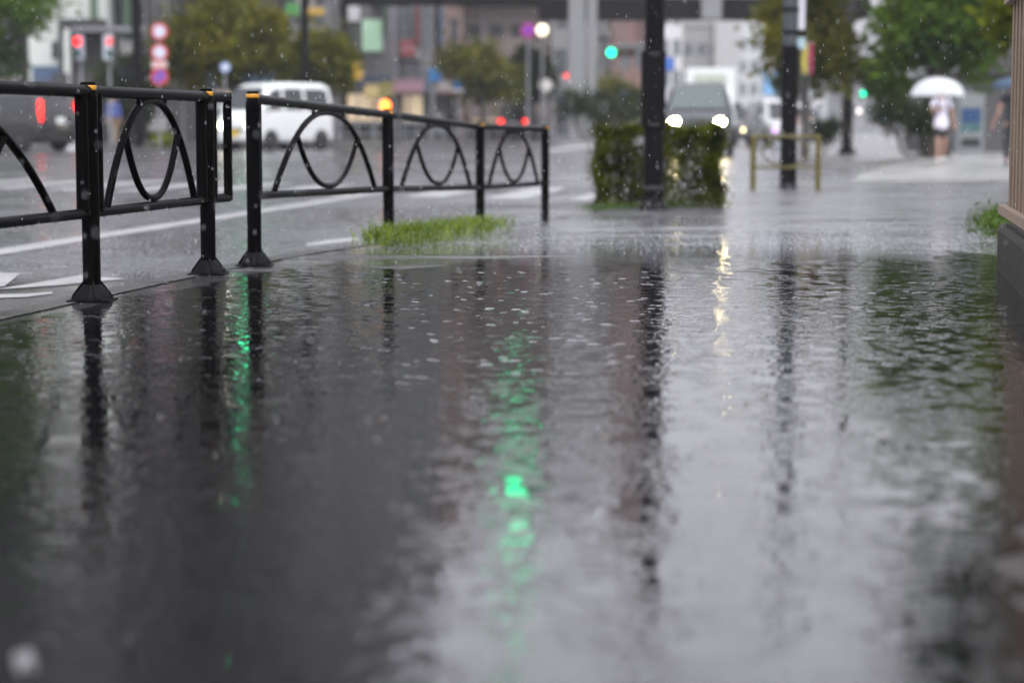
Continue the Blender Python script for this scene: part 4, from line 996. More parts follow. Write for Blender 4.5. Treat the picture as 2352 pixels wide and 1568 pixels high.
# amber flashing beacon seen just above the fourth railing post
c = pt(885, 243, 60.0); t = thing('warning_beacon', 'glowing amber beacon above the middle post of the farther railing', 'beacon', Vector((c.x, 60, road_z(c.x, 60))))
MB().tube([(c.x, 60, road_z(c.x, 60)), (c.x, 60, c.z - .14)], .035, 10).build('post', pm('beacon_post', (0.35, 0.10, 0.03), 0.4), t)
MB().ell((c.x, 60, c.z), (.14, .10, .15)).build('lamp', em('amber_lit', (1.0, 0.15, 0.012), 3.6), t)
MB().lathe([(.30, 0), (.28, .05), (.07, .09)], (c.x, 60, road_z(c.x, 60)), 14).build('base', M_trim, t)
# nobori banners behind the grey pole
for (x0, x1, m, lab) in ((1841, 1855, bmat('yellow_banner', (0.42, 0.36, 0.05)), 'yellow upright banner beside the slim grey pole'), (1857, 1868, bmat('crimson_banner', (0.30, 0.02, 0.07)), 'crimson upright banner beside the yellow one')):
    a, c = pt(x0, 172, 50), pt(x1, 100, 50); t = thing('banner', lab, 'banner', Vector((a.x, 50, -.13)), 0, 'upright banners')
    vs = []; nn = 10
    for i in range(nn + 1):
        z = a.z + (c.z - a.z) * i / nn
        for x in (a.x, (a.x + c.x) / 2, c.x): vs.append((x, 50 + .03 * math.sin(i * .9 + x * 30), z))
    fcs = [(3 * i + j, 3 * i + j + 1, 3 * i + j + 4, 3 * i + j + 3) for i in range(nn) for j in (0, 1)]
    o = MB().add(vs, fcs, True).build('cloth', m, t); sl = o.modifiers.new('s', 'SOLIDIFY'); sl.thickness = 0.004
    MB().tube([(a.x, 50, -.13), (a.x, 50, c.z + .05)], .012, 6).tube([(a.x, 50, c.z + .02), (c.x, 50, c.z + .02)], .008, 6).build('pole', M_greyp, t)
# slim white post lamp / bollard with a violet-white light
c = pt(1395, 238, 95); t = thing('bollard_light', 'slim post with a pale violet light, left of the black pole', 'lamp', Vector((c.x, 95, -.02)))
MB().tube([(c.x, 95, -.05), (c.x, 95, c.z - .1)], .07, 8).build('post', bmat('pale_post', (0.5, 0.48, 0.5)), t)
MB().ell((c.x, 95, c.z), (.13, .13, .16)).build('lamp', em('violet_white', (0.75, 0.6, 0.85), 0.35), t)
c = pt(1253, 196, 97); t = thing('round_sign', 'pale round mirror disc right of the hazy dark tree', 'traffic mirror', Vector((c.x, 97.1, 0)))
MB().tube([(c.x, 97.1, -.05), (c.x, 97.1, c.z)], .05, 8).build('post', M_greyp, t)
disc(t, 'sign_plate', 1253, 196, 15, 97, bmat('mirror_rim', (0.45, 0.42, 0.36)), bmat('mirror_face', (0.55, 0.54, 0.52)))
# awnings
for (x0, x1, y0, y1, m, lab) in ((838, 872, 192, 214, bmat('cream_awning', (0.55, 0.42, 0.18)), 'cream shop awning above the amber beacon'), (905, 975, 180, 205, bmat('pink_awning', (0.28, 0.16, 0.185)), 'pink sloping shop awning under the red square sign'), (872, 908, 186, 214, bmat('mustard_awning', (0.24, 0.21, 0.06)), 'mustard shop awning between the cream and pink ones')):
    a, c = pt(x0, y1, 103), pt(x1, y0, 103)
    vs = [(a.x, 101.8, a.z), (c.x, 101.8, a.z), (c.x, 103.4, c.z), (a.x, 103.4, c.z), (a.x, 101.8, a.z - .2), (c.x, 101.8, a.z - .2), (c.x, 103.4, a.z - .2), (a.x, 103.4, a.z - .2)]
    o = MB().add(vs, [(0, 1, 2, 3), (0, 4, 5, 1), (1, 5, 6, 2), (0, 3, 7, 4), (4, 7, 6, 5), (3, 2, 6, 7)]).build('awning', m); tag(o, lab, 'awning', 'shop awnings')

# guard railing on the far pavement
t = thing('guard_railing', 'low grey guard railing along the far kerb, left of the black pole', 'railing', Vector((-1, 88, 0)))
mb = MB(); A, B = Vector((-7.6, 72.0, 0.02)), Vector((6.3, 130.0, -0.02)); n = 30
for zz in (.35, .75): mb.tube([A + Vector((0, 0, zz)), B + Vector((0, 0, zz))], .03, 6)
mb.build('rails', M_greyp, t)
for i in range(n + 1):
    p = A.lerp(B, i / n)
    if i == 0: src = MB().tube([(0, 0, 0), (0, 0, .82)], .04, 8).build('post', M_greyp, t, local=True); o = src
    else: o = src.copy(); C.objects.link(o); o.parent = t
    o.location = p - t.location

# white cabinet at left
a, c = pt(128, 337, 62.5), pt(192, 285, 62.5)
t = thing('roadside_cabinet', 'white boxy roadside cabinet half hidden by the nearest railing post', 'cabinet', Vector(((a.x + c.x) / 2, 62.5, -.05)))
MB().add([(a.x + .10, 62.5, -.05), (c.x, 62.5, -.05), (c.x, 63.1, -.05), (a.x + .10, 63.1, -.05), (a.x, 62.5, c.z), (c.x, 62.5, c.z), (c.x, 63.1, c.z), (a.x, 63.1, c.z)], [(0, 3, 2, 1), (4, 5, 6, 7), (0, 1, 5, 4), (1, 2, 6, 5), (2, 3, 7, 6), (3, 0, 4, 7)]).build('body', pm('cabinet_white', (0.55, 0.56, 0.56), 0.4), t)
MB().box(c.x - .28, c.x - .1, 62.46, 62.495, .12, .5, .01).build('door', bmat('cabinet_grey', (0.30, 0.30, 0.30)), t)
MB().box(a.x - .03, c.x + .03, 62.44, 63.15, c.z + .002, c.z + .05, .01).build('lid', pm('cabinet_white', (0.55, 0.56, 0.56), 0.4), t)

# ------------------------------------------------------------------ vehicles  (local: front = -y, ground = z 0)
def shell(st):
    vs = []; n = 13
    for (y, zb, zbelt, zr, wb, wbelt, wr) in st:
        half = [(0, zb), (wb * .92, zb), (wb, zb + .10), (wbelt, zbelt), (wr + .03, zr - .07), (wr - .06, zr), (0, zr + .012)]
        ring = half + [(-x, z) for x, z in half[-2:0:-1]]
        vs += [(x, y, z) for x, z in ring]
    n = 12
    fs = []
    for i in range(len(st) - 1):
        for k in range(n): k2 = (k + 1) % n; fs.append((i * n + k, i * n + k2, (i + 1) * n + k2, (i + 1) * n + k))
    fs.append(tuple(range(n))[::-1]); fs.append(tuple(range((len(st) - 1) * n, len(st) * n)))
    return vs, fs
def interp(st, y):
    for a, b in zip(st, st[1:]):
        if a[0] <= y <= b[0]:
            t = (y - a[0]) / (b[0] - a[0] + 1e-9); return [p + (q - p) * t for p, q in zip(a, b)]
    return list(st[-1])
def side_glass(st, y0, y1, f0, f1, s, tilt0=0.0, tilt1=0.0, off=.012):
    vs = []; n = 6
    for i in range(n + 1):
        for f, tl0, tl1 in ((f0, 0, 0), (f1, tilt0, tilt1)):
            ya = y0 + tl0; yb_ = y1 + tl1; y = ya + (yb_ - ya) * i / n
            q = interp(st, y); z = q[2] + (q[3] - .07 - q[2]) * f; x = q[5] + (q[6] + .03 - q[5]) * f
            vs.append((s * (x + off), y, z))
    return vs, [(2 * i, 2 * i + 1, 2 * i + 3, 2 * i + 2) for i in range(n)]
def wheel(parent, x, y, r, s, w=.17):
    o = MB(); o.lathe([(r * .62, -w / 2), (r * .93, -w / 2), (r, -w / 2 + .03), (r, w / 2 - .03), (r * .93, w / 2), (r * .62, w / 2)], (x, y, r), 24, ax='x')
    ob = o.build('wheel', M_tyre, parent, local=True)
    m = MB(); m.lathe([(r * .62, -.05), (r * .60, -.02), (r * .2, .0), (r * .18, .03), (0, .03)], (x + s * (w / 2 - .03), y, r), 20, ax='x') if s > 0 else m.lathe([(r * .62, .05), (r * .60, .02), (r * .2, .0), (r * .18, -.03), (0, -.03)], (x + s * (w / 2 - .03), y, r), 20, ax='x')
    m.build('rim', M_rim, ob, local=True); return ob
def vehicle(name, label, cat, loc, rz, st, paint, wheels_y, wr, glass_side, wind, lights, tails, plate, group=None, headmat=None, tailmat=None, glass=None, rear=None, grille=None, platemat=None, wiper=True):
    t = thing(name, label, cat, loc, rz, group)
    vs, fs = shell(st); o = MB().add(vs, fs, True).build('body', paint, t, local=True)
    es = o.modifiers.new('bev', 'BEVEL'); es.width = .025; es.segments = 2; es.limit_method = 'ANGLE'
    gl = glass or M_glass
    for s in (-1, 1):
        for (y0, y1, f0, f1, t0, t1) in glass_side:
            v, f = side_glass(st, y0, y1, f0, f1, s, t0, t1); MB().add(v, f, True).build('window', gl, t, local=True)
    MB().add([(x, y - .035, z + .035) for x, y, z in wind], [(0, 1, 2, 3)]).build('windscreen', gl, t, local=True)
    if rear: MB().add(rear, [(0, 1, 2, 3)]).build('rear_window', gl, t, local=True)
    for s in (-1, 1):
        for yy in wheels_y:
            wheel(t, s * (st[len(st) // 2][4] - .07), yy, wr, s)
            m = MB(); n = 16; x = s * (interp(st, yy)[4] + .004); vs2 = [(x, yy + math.cos(math.pi * k / n) * wr * 1.18, wr + math.sin(math.pi * k / n) * wr * 1.18) for k in range(n + 1)]
            vs2 = vs2 + [(x, yy - wr * 1.18, .16), (x, yy + wr * 1.18, .16)]
            m.add(vs2, [tuple(range(len(vs2)))]); m.build('wheel_arch', M_trim, t, local=True)
        (lx, ly, lz, rx, ry, rzz) = lights
        MB().lathe([(1.0, 0.0), (0.92, -0.02), (0.0, -0.03)], (0, 0, 0), 18, ax='y').fit((s * lx, st[0][0] - 0.012 + (0.02 if lz < st[0][3] else 0), lz), (rx, 1, rzz)).build('headlight', headmat or pm('headlight_glass', (.5, .5, .52), .1), t, local=True)
        (tx, ty, tz, sx, sy, sz) = tails
        MB().box(s * tx - sx, s * tx + sx, ty - sy, ty + sy, tz - sz, tz + sz, .01).build('tail_light', tailmat or pm('tail_off', (.25, .01, .01), .2), t, local=True)
        yb_ = wind[0][1]
        m = MB(); m.box(s * (st[3][5] + .03) - .09 * 0, s * (st[3][5] + .03) + s * .16, yb_ + .10, yb_ + .18, wind[0][2] - .02, wind[0][2] + .18, .02) if s > 0 else m.box(s * (st[3][5] + .03) - .16, s * (st[3][5] + .03), yb_ + .10, yb_ + .18, wind[0][2] - .02, wind[0][2] + .18, .02)
        m.build('mirror', paint, t, local=True)
    y0 = st[0][0]
    MB().box(-st[0][4] * .95, st[0][4] * .95, y0 - .05, y0 + .1, st[0][1] - .02, st[0][1] + .22, .03).build('bumper', rear and paint or M_trim, t, local=True)
    MB().box(-.17, .17, y0 - .07, y0 - .052, plate, plate + .165, .005).build('number_plate', platemat or M_white, t, local=True)
    ye = st[-1][0]
    MB().box(-.17, .17, ye + .002, ye + .02, .75, .915, .005).build('number_plate', platemat or M_white, t, local=True)
    if grille: MB().box(-grille[0], grille[0], y0 - .02, y0 + .02, grille[1], grille[2], .01).build('grille', M_trim, t, local=True)
    if wiper:
        m = MB(); a = Vector(wind[0]) * .6 + Vector(wind[1]) * .4; b_ = Vector(wind[3]) * .75 + Vector(wind[2]) * .25
        for k in (0.25, -0.25):
            p0 = Vector((k, wind[0][1] - .02, wind[0][2] + .01)); p1 = p0 + (Vector(wind[3]) - Vector(wind[0])) * .55; p1.x = k + .25
            m.tube([p0, p1 + Vector((0, -.015, .01))], .008, 5)
        m.build('wiper', M_trim, t, local=True)
    return t
M_head = em('headlight_lit', (1.0, 0.84, 0.45), 80.0)
M_head2 = em('headlight_lit_small', (1.0, 0.92, 0.68), 8.0)
M_tail = em('tail_light_lit', (1.0, 0.01, 0.005), 2.0)
# white kei van
st = [(-1.70, .30, .76, .88, .68, .69, .63), (-1.66, .24, .90, 1.00, .70, .70, .64), (-1.48, .22, 1.00, 1.10, .735, .73, .66), (-1.02, .22, 1.05, 1.74, .74, .735, .60), (-.75, .22, 1.05, 1.86, .74, .735, .585), (.0, .22, 1.05, 1.90, .74, .735, .58), (1.35, .22, 1.05, 1.89, .74, .735, .585), (1.62, .24, 1.05, 1.83, .73, .72, .57), (1.70, .28, 1.0, 1.70, .70, .69, .56)]
loc = pt(634, 300, 61.0); loc.z = road_z(loc.x, 61)
van = vehicle('kei_van', 'white kei van with its headlights on, turning behind the railing', 'van', loc, R(-35), st, M_white, (-1.05, 1.12), .27,
              [(-1.22, -.55, .10, .88, .22, .02), (-.42, .38, .10, .88, .0, .0), (.50, 1.50, .10, .88, .0, -.03)],
              [(-.60, -1.475, 1.135), (.60, -1.475, 1.135), (.53, -1.055, 1.725), (-.53, -1.055, 1.725)],
              (.50, -1.665, .70, .12, .06, .09), (.62, 1.70, 1.0, .05, .03, .16), .40,
              headmat=M_head2, platemat=pm('yellow_plate', (.55, .36, .03), .4), rear=[(-.52, 1.715, 1.12), (.52, 1.715, 1.12), (.5, 1.70, 1.62), (-.5, 1.70, 1.62)], grille=(.30, .52, .62), glass=pm('van_glass', (.03, .034, .036), .08))
for ch in van.children:
    pass
# dark minivan coming at us
st = [(-2.20, .28, .78, .91, .78, .80, .74), (-2.14, .22, .86, .95, .80, .80, .72), (-1.40, .20, .98, 1.08, .845, .84, .74), (-.62, .20, 1.02, 1.60, .85, .845, .66), (-.25, .20, 1.03, 1.74, .85, .845, .64), (.6, .20, 1.03, 1.79, .85, .845, .63), (1.8, .20, 1.03, 1.76, .85, .845, .63), (2.1, .24, 1.03, 1.62, .83, .82, .62), (2.2, .30, .95, 1.35, .80, .78, .60)]
loc = pt(1605, 300, 53.5); loc.z = road_z(loc.x, 53.5)
vehicle('minivan', 'dark grey minivan with glaring headlights, oncoming behind the hedge', 'van', loc, R(-6), st, pm('dark_grey_paint', (.065, .07, .075), .40, .05, 3, ior=1.3), (-1.35, 1.35), .32,
        [(-.75, .05, .08, .86, .35, .0), (.15, 1.0, .08, .86, 0, 0), (1.1, 1.95, .08, .86, 0, -.05)],
        [(-.68, -1.40, 1.10), (.68, -1.40, 1.10), (.58, -.62, 1.60), (-.58, -.62, 1.60)], (.545, -2.12, .82, .125, .10, .085), (.74, 2.16, 1.0, .05, .04, .2), .42, headmat=M_head, rear=[(-.55, 2.2, 1.05), (.55, 2.2, 1.05), (.52, 2.12, 1.6), (-.52, 2.12, 1.6)], grille=(.45, .58, .72), glass=pm('screen_glass', (.085, .105, .102), .2, ior=1.25))
# black car at left, brake light on
st = [(-2.0, .30, .66, .78, .74, .75, .70), (-1.94, .24, .85, .95, .80, .80, .72), (-1.2, .22, .98, 1.06, .84, .83, .74), (-.6, .22, 1.0, 1.52, .84, .835, .66), (-.2, .22, 1.0, 1.62, .84, .835, .64), (1.4, .22, 1.0, 1.62, .84, .835, .64), (1.75, .24, 1.0, 1.5, .82, .82, .63), (1.9, .30, .95, 1.1, .79, .79, .70)]
loc = pt(14, 300, 58.5); loc.z = road_z(loc.x, 58.5)
vehicle('estate_car', 'black car with a red brake light, at the far left edge', 'car', loc, R(-118), st, pm('black_paint', (.014, .014, .015), .2, .1, 3, coat=.5), (-1.2, 1.2), .33,
        [(-.7, .0, .08, .86, .3, 0), (.1, .85, .08, .86, 0, 0), (.95, 1.6, .08, .86, 0, -.15)],
        [(-.66, -1.2, 1.08), (.66, -1.2, 1.08), (.58, -.6, 1.52), (-.58, -.6, 1.52)], (.54, -1.93, .66, .13, .07, .075), (.76, 1.86, 1.08, .035, .04, .28), .42, tailmat=em('brake_lit', (1.0, .012, .004), 3.0), rear=[(-.6, 1.88, 1.12), (.6, 1.88, 1.12), (.55, 1.76, 1.5), (-.55, 1.76, 1.5)])
# distant dark car with two tail lights
loc = pt(1191, 300, 108); loc.z = road_z(loc.x, 108)
vehicle('hatchback_car', 'distant dark car with two red tail lights, under the hazy olive tree', 'car', loc, R(180 - 8), st, pm('dark_blue_paint', (.03, .033, .04), .25, .05, 3), (-1.2, 1.2), .33, [(-.7, .0, .08, .86, .3, 0), (.1, .85, .08, .86, 0, 0)],
        [(-.66, -1.2, 1.08), (.66, -1.2, 1.08), (.58, -.6, 1.52), (-.58, -.6, 1.52)], (.54, -1.93, .66, .13, .07, .075), (.62, 1.90, .92, .11, .05, .10), .42, tailmat=em('tail_far', (1.0, .03, .02), 1.6), rear=[(-.6, 1.88, 1.12), (.6, 1.88, 1.12), (.55, 1.76, 1.5), (-.55, 1.76, 1.5)])
# far oncoming vehicle right of the minivan
loc = pt(1712, 300, 92); loc.z = road_z(loc.x, 92)
vehicle('compact_car', 'hazy oncoming car with yellow headlights, right of the dark grey minivan', 'car', loc, R(8), st, pm('grey_paint', (.12, .12, .12), .3, .05, 3), (-1.2, 1.2), .33, [(-.7, .0, .08, .86, .3, 0), (.1, .85, .08, .86, 0, 0)],
        [(-.66, -1.2, 1.08), (.66, -1.2, 1.08), (.58, -.6, 1.52), (-.58, -.6, 1.52)], (.54, -1.93, .66, .13, .07, .075), (.74, 1.86, 1.0, .06, .05, .12), .42, headmat=em('headlight_far', (1.0, .80, .42), 3.5))
loc = pt(1785, 300, 84); loc.z = road_z(loc.x, 84)
st2 = [(a, b_, c_, d * 1.16 if d > 1.2 else d, e_, f_, g_) for (a, b_, c_, d, e_, f_, g_) in st]
vehicle('delivery_van', 'pale van parked behind the slim grey pole', 'van', loc, R(10), st2, pm('pale_van_paint', (.45, .46, .46), .3, .05, 3), (-1.2, 1.2), .33, [(-.7, .0, .08, .86, .3, 0)],
        [(-.66, -1.2, 1.08), (.66, -1.2, 1.08), (.58, -.6, 1.70), (-.58, -.6, 1.70)], (.54, -1.93, .66, .13, .07, .075), (.74, 1.86, 1.0, .06, .05, .12), .42)
# white car parked by the shops
loc = pt(972, 300, 112); loc.z = 0.02
vehicle('compact_car', 'white car parked under the pink awning', 'car', loc, R(6), st, pm('white_car', (.30, .31, .31), .3, .03, 3), (-1.2, 1.2), .33, [(-.7, .0, .08, .86, .3, 0), (.1, .85, .08, .86, 0, 0)],
        [(-.66, -1.2, 1.08), (.66, -1.2, 1.08), (.58, -.6, 1.52), (-.58, -.6, 1.52)], (.54, -1.93, .66, .13, .07, .075), (.74, 1.86, 1.0, .06, .05, .12), .42)
# white box truck behind the minivan
loc = pt(1632, 300, 80); loc.z = road_z(loc.x, 80)
t = thing('box_truck', 'white box truck following the dark grey minivan', 'truck', loc, R(-6))
zt_ = Zof(158, 80) - loc.z
MB().box(-.92, .92, -.9, 3.4, .75, zt_, .04).build('cargo_box', M_white, t, local=True)
vs, fs = shell([(-2.3, .4, .9, 1.1, .78, .80, .74), (-2.25, .35, 1.2, 1.35, .85, .84, .76), (-2.05, .35, 1.25, 2.05, .86, .85, .74), (-1.5, .35, 1.25, 2.15, .86, .85, .74), (-1.0, .35, 1.25, 2.12, .86, .85, .74)])
MB().add(vs, fs, True).build('cab', M_white, t, local=True)
MB().add([(-.7, -2.24, 1.38), (.7, -2.24, 1.38), (.66, -2.08, 1.98), (-.66, -2.08, 1.98)], [(0, 1, 2, 3)]).build('windscreen', M_glass, t, local=True)
MB().box(-.55, .55, -1.06, -.92, zt_ - .52, zt_ - .22, .03).build('header_panel', pm('greenish_panel', (.38, .42, .34), .4), t, local=True)
for s in (-1, 1):
    wheel(t, s * .78, -1.7, .36, s); wheel(t, s * .78, 2.2, .36, s)
    MB().ell((s * .62, -2.3, .78), (.13, .05, .09)).build('headlight', pm('headlight_glass', (.5, .5, .52), .1), t, local=True)
MB().box(-.8, .8, -2.2, 3.3, .42, .74).build('chassis', M_trim, t, local=True)

# ------------------------------------------------------------------ people
def skin_mesh(name, nodes, edges, mat, parent, root=0, sub=2):
    me = bpy.data.meshes.new(name); me.from_pydata([n[0] for n in nodes], edges, []); me.update()
    o = bpy.data.objects.new(name, me); C.objects.link(o); o.parent = parent
    sk = o.modifiers.new('skin', 'SKIN'); sk.use_smooth_shade = True; sk.branch_smoothing = 0.4
    lay = me.skin_vertices[0].data if me.skin_vertices else None
    if lay is None:
        bm = bmesh.new(); bm.from_mesh(me); bm.verts.layers.skin.verify(); bm.to_mesh(me); bm.free(); lay = me.skin_vertices[0].data
    for i, nd in enumerate(nodes):
        r_ = nd[1]; lay[i].radius = (r_, r_) if not isinstance(r_, tuple) else r_
        lay[i].use_root = (i == root)
    if sub: s_ = o.modifiers.new('sub', 'SUBSURF'); s_.levels = sub; s_.render_levels = sub
    me.materials.append(mat); return o
def person(label, loc, rz, H, arms, legs, top, bottom, skin, top_mat, bottom_mat, shoe_mat, hair_len=0.1, sleeve=0.55, bottom_len=0.4, group=None, hair=M_hair, sub=1, sit=0.0):
    """arms: two (elbow, wrist) offsets; legs: two (knee, ankle); side -1 then +1; front is -y; lengths for 1.7 m, scaled by H"""
    k = H / 1.70; t = thing('person', label, 'person', loc, rz, group)
    V = lambda x, y, z: (x * k, y * k, z * k)
    N = []; E = []
    def add(p, r_, par=None):
        N.append((V(*p), r_ * k if not isinstance(r_, tuple) else (r_[0] * k, r_[1] * k))); i = len(N) - 1
        if par is not None: E.append((par, i))
        return i
    pel = add((0, 0, .93 - sit), (.135, .10)); ab = add((0, -.005, 1.08 - sit), (.115, .085), pel); ch = add((0, 0, 1.27 - sit), (.14, .095), ab); nb = add((0, .01, 1.42 - sit), .055, ch); nk = add((0, 0, 1.49 - sit), .050, nb)
    jw = add((0, -.02, 1.555 - sit), (.062, .075), nk); hd = add((0, -.008, 1.615 - sit), (.075, .09), jw); tp = add((0, 0, 1.675 - sit), (.05, .06), hd)
    add((0, -.112, 1.585 - sit), .012, jw)
    hands = []
    for s, (el, wr) in zip((-1, 1), arms):
        sh = add((s * .165, .01, 1.375 - sit), .055, ch); e = add(el, .040, sh); w_ = add(wr, .028, e)
        d = (Vector(wr) - Vector(el)).normalized(); palm = Vector(wr) + d * .07; pi_ = add(tuple(palm), (.034, .020), w_)
        side = d.cross(Vector((0, 1, 0))); side = side.normalized() if side.length > .1 else Vector((1, 0, 0)); curl = side.cross(d)
        for q, ln in ((-.026, .060), (-.009, .074), (.009, .070), (.026, .055)):
            m_ = palm + side * q + d * (.03 + ln * .4); f_ = m_ + d * ln * .4 + curl * .022
            a_ = add(tuple(m_), .0085, pi_); add(tuple(f_), .0075, a_)
        th = palm - d * .035 + side * .045 + curl * .01; a_ = add(tuple(th), .010, pi_); add(tuple(th + d * .035 + side * .012), .008, a_)
        hands.append(palm)
    for s, (kn, an) in zip((-1, 1), legs):
        hp = add((s * .085, 0, .88 - sit), .088, pel); kk = add(kn, .056, hp); aa = add(an, .036, kk)
        add((an[0] + s * .01, an[1] - .13, an[2] - .055), .030, aa)
    skin_mesh('body', N, E, skin, t, 0, sub)
    # garments as their own shells, a little larger
    def shellp(name, nodes, edges, mat): return skin_mesh(name, [(V(*p), (r_ * k if not isinstance(r_, tuple) else (r_[0] * k, r_[1] * k))) for p, r_ in nodes], edges, mat, t, 0, 1)
    tn = [((0, 0, 1.12 - sit), (.150, .115)), ((0, 0, 1.27 - sit), (.165, .115)), ((0, .01, 1.40 - sit), (.085, .075)), ((0, 0, .90 - sit + top), (.195, .165)), ((0, 0, 1.0 - sit + top * .5), (.182, .145)), ((0, .01, 1.445 - sit), (.062, .06))]; te = [(0, 1), (1, 2), (0, 4), (4, 3), (2, 5)]
    for s, (el, wr) in zip((-1, 1), arms):
        tn.append(((s * .165, .01, 1.372 - sit), .068)); te.append((1, len(tn) - 1))
        a_ = Vector((s * .165, .01, 1.372 - sit)); b_ = Vector(el); c_ = Vector(wr)
        if sleeve <= 1: tn.append((tuple(a_.lerp(b_, sleeve)), .064)); te.append((len(tn) - 2, len(tn) - 1))
        else:
            tn.append((tuple(b_), .054)); te.append((len(tn) - 2, len(tn) - 1)); tn.append((tuple(b_.lerp(c_, sleeve - 1)), .040)); te.append((len(tn) - 2, len(tn) - 1))
    shellp('shirt', tn, te, top_mat)
    bn = [((0, 0, .97 - sit), (.140, .105)), ((0, 0, .90 - sit), (.142, .108))]; be = [(0, 1)]
    for s, (kn, an) in zip((-1, 1), legs):
        a_ = Vector((s * .085, 0, .86 - sit)); b_ = Vector(kn); c_ = Vector(an)
        bn.append((tuple(a_), .090)); be.append((1, len(bn) - 1))
        if bottom_len <= 1: bn.append((tuple(a_.lerp(b_, bottom_len)), .084)); be.append((len(bn) - 2, len(bn) - 1))
        else:
            bn.append((tuple(b_), .072)); be.append((len(bn) - 2, len(bn) - 1)); bn.append((tuple(b_.lerp(c_, bottom_len - 1)), .056)); be.append((len(bn) - 2, len(bn) - 1))
    shellp('shorts' if bottom_len <= 1 else 'trousers', bn, be, bottom_mat)
    for s, (kn, an) in zip((-1, 1), legs):
        a_ = Vector(an)
        m = MB(); m.ell(V(an[0] + s * .008, an[1] - .06, an[2] - .045), (.048 * k, .135 * k, .052 * k)); m.build('shoe', shoe_mat, t, local=True)
    h = MB(); hc_ = V(0, .012, 1.625 - sit)
    h.ell(hc_, (.085 * k, .092 * k, .085 * k), 16, 10)
    if hair_len > .12: h.ell(V(0, .055, 1.56 - sit), (.075 * k, .055 * k, hair_len * k), 12, 8)
    vs = [v for v in h.v]
    hb = h.build('hair', hair, t, local=True)
    # lift the fringe so the face stays free
    for v in hb.data.vertices:
        if v.co.y < -.02 * k and v.co.z < (1.64 - sit) * k: v.co.y = -.02 * k + (v.co.y + .02 * k) * .15
    for s in (-1, 1): MB().ell(V(s * .030, -.090, 1.603 - sit), (.010 * k, .006 * k, .006 * k), 8, 5).build('eye', M_trim, t, local=True)
    MB().ell(V(0, -.090, 1.545 - sit), (.022 * k, .006 * k, .006 * k), 8, 5).build('mouth', pm('lips', (.35, .13, .11), .4), t, local=True)
    for s in (-1, 1): MB().ell(V(s * .078, .0, 1.595 - sit), (.012 * k, .02 * k, .03 * k), 8, 6).build('ear', skin, t, local=True)
    return t, hands, k
M_clear = bpy.data.materials.new('clear_vinyl'); M_clear.use_nodes = True
_n = M_clear.node_tree; _p = _n.nodes['Principled BSDF']; _p.inputs['Base Color'].default_value = (.90, .93, .95, 1); _p.inputs['Roughness'].default_value = .25
_t = _n.nodes.new('ShaderNodeBsdfTranslucent'); _t.inputs[0].default_value = (.92, .95, .97, 1); _tr = _n.nodes.new('ShaderNodeBsdfTransparent')
_a = _n.nodes.new('ShaderNodeMixShader'); _a.inputs[0].default_value = .55; _b = _n.nodes.new('ShaderNodeMixShader'); _b.inputs[0].default_value = .34
_n.links.new(_p.outputs[0], _a.inputs[1]); _n.links.new(_t.outputs[0], _a.inputs[2]); _n.links.new(_a.outputs[0], _b.inputs[1]); _n.links.new(_tr.outputs[0], _b.inputs[2]); _n.links.new(_b.outputs[0], _n.nodes['Material Output'].inputs[0])
def umbrella(label, apex, r_, h, grip, mat, group=None):
    t = thing('umbrella', label, 'umbrella', apex, 0, group)
    A = Vector(apex); m = MB(); nseg, nr = 8, 6; vs = [A]; sub = 4; n = nseg * sub
    for i in range(1, nr + 1):
        f = i / nr
        for k in range(n):
            a = 2 * math.pi * k / n; sc = abs((k % sub) / sub - .5) * 2           # 1 at a rib, 0 mid panel
            rr = r_ * math.sin(f * math.pi / 2 * .96) * (1 - .04 * f * (1 - sc)); z = -h * (1 - math.cos(f * math.pi / 2 * .96)) + .02 * (1 - sc) * f * f
            vs.append(A + Vector((math.cos(a) * rr, math.sin(a) * rr, z)))
    fs = [(0, 1 + k, 1 + (k + 1) % n) for k in range(n)]
    for i in range(nr - 1):
        for k in range(n): k2 = (k + 1) % n; fs.append((1 + i * n + k, 1 + (i + 1) * n + k, 1 + (i + 1) * n + k2, 1 + i * n + k2))
    m.add(vs, fs, True); m.build('canopy', mat, t)
    m = MB()
    for k in range(0, n, sub):
        pts = [A + Vector((0, 0, -.01))] + [vs[1 + i * n + k] + Vector((0, 0, -.006)) for i in range(nr)]
        m.tube(pts, .003, 5)
    m.build('ribs', M_greyp, t)
    G_ = Vector(grip); m = MB(); m.tube([A + Vector((0, 0, .06)), A, G_ + (A - G_) * .08], .006, 6); m.build('shaft', M_greyp, t)
    d = (G_ - A).normalized(); m = MB(); pts = [G_ - d * .06, G_ + d * .06] + [G_ + d * (.06 + .04 * math.sin(a)) + Vector((0, -.04 * (1 - math.cos(a)), 0)) for a in (.8, 1.6, 2.4, 3.1)]
    m.tube(pts, .012, 8); m.build('handle', M_trim, t); return t
# walker under the clear umbrella, facing us
loc = pt(2160, 374, 46.0); loc.z = -.135
W1, hands, k = person('person in white T-shirt and black shorts walking under a clear umbrella', loc, R(4), 1.66,
    [((-.225, -.04, 1.13), (-.12, -.22, 1.17)), ((.235, .02, 1.10), (.265, -.06, .87))], [((-.085, -.08, .50), (-.085, -.06, .10)), ((.09, .0, .50), (.09, .15, .13))],
    -.21, 0, M_skin, pm('white_shirt', (.86, .82, .93), .7, .03), pm('black_shorts', (.02, .02, .022), .7), pm('white_shoes', (.62, .6, .57), .5), .16, .72, .93)
mb = MB()
for s in (-1, 1):
    mb.tube([(s * .105, .13, 1.05), (s * .115, .10, 1.34), (s * .105, .0, 1.41), (s * .110, -.105, 1.34), (s * .120, -.125, 1.22), (s * .135, -.10, 1.08), (s * .15, .03, 1.0)], .018, 6)
bag = mb; bag.box(-.14, .14, .14, .26, 1.0, 1.40, .03)
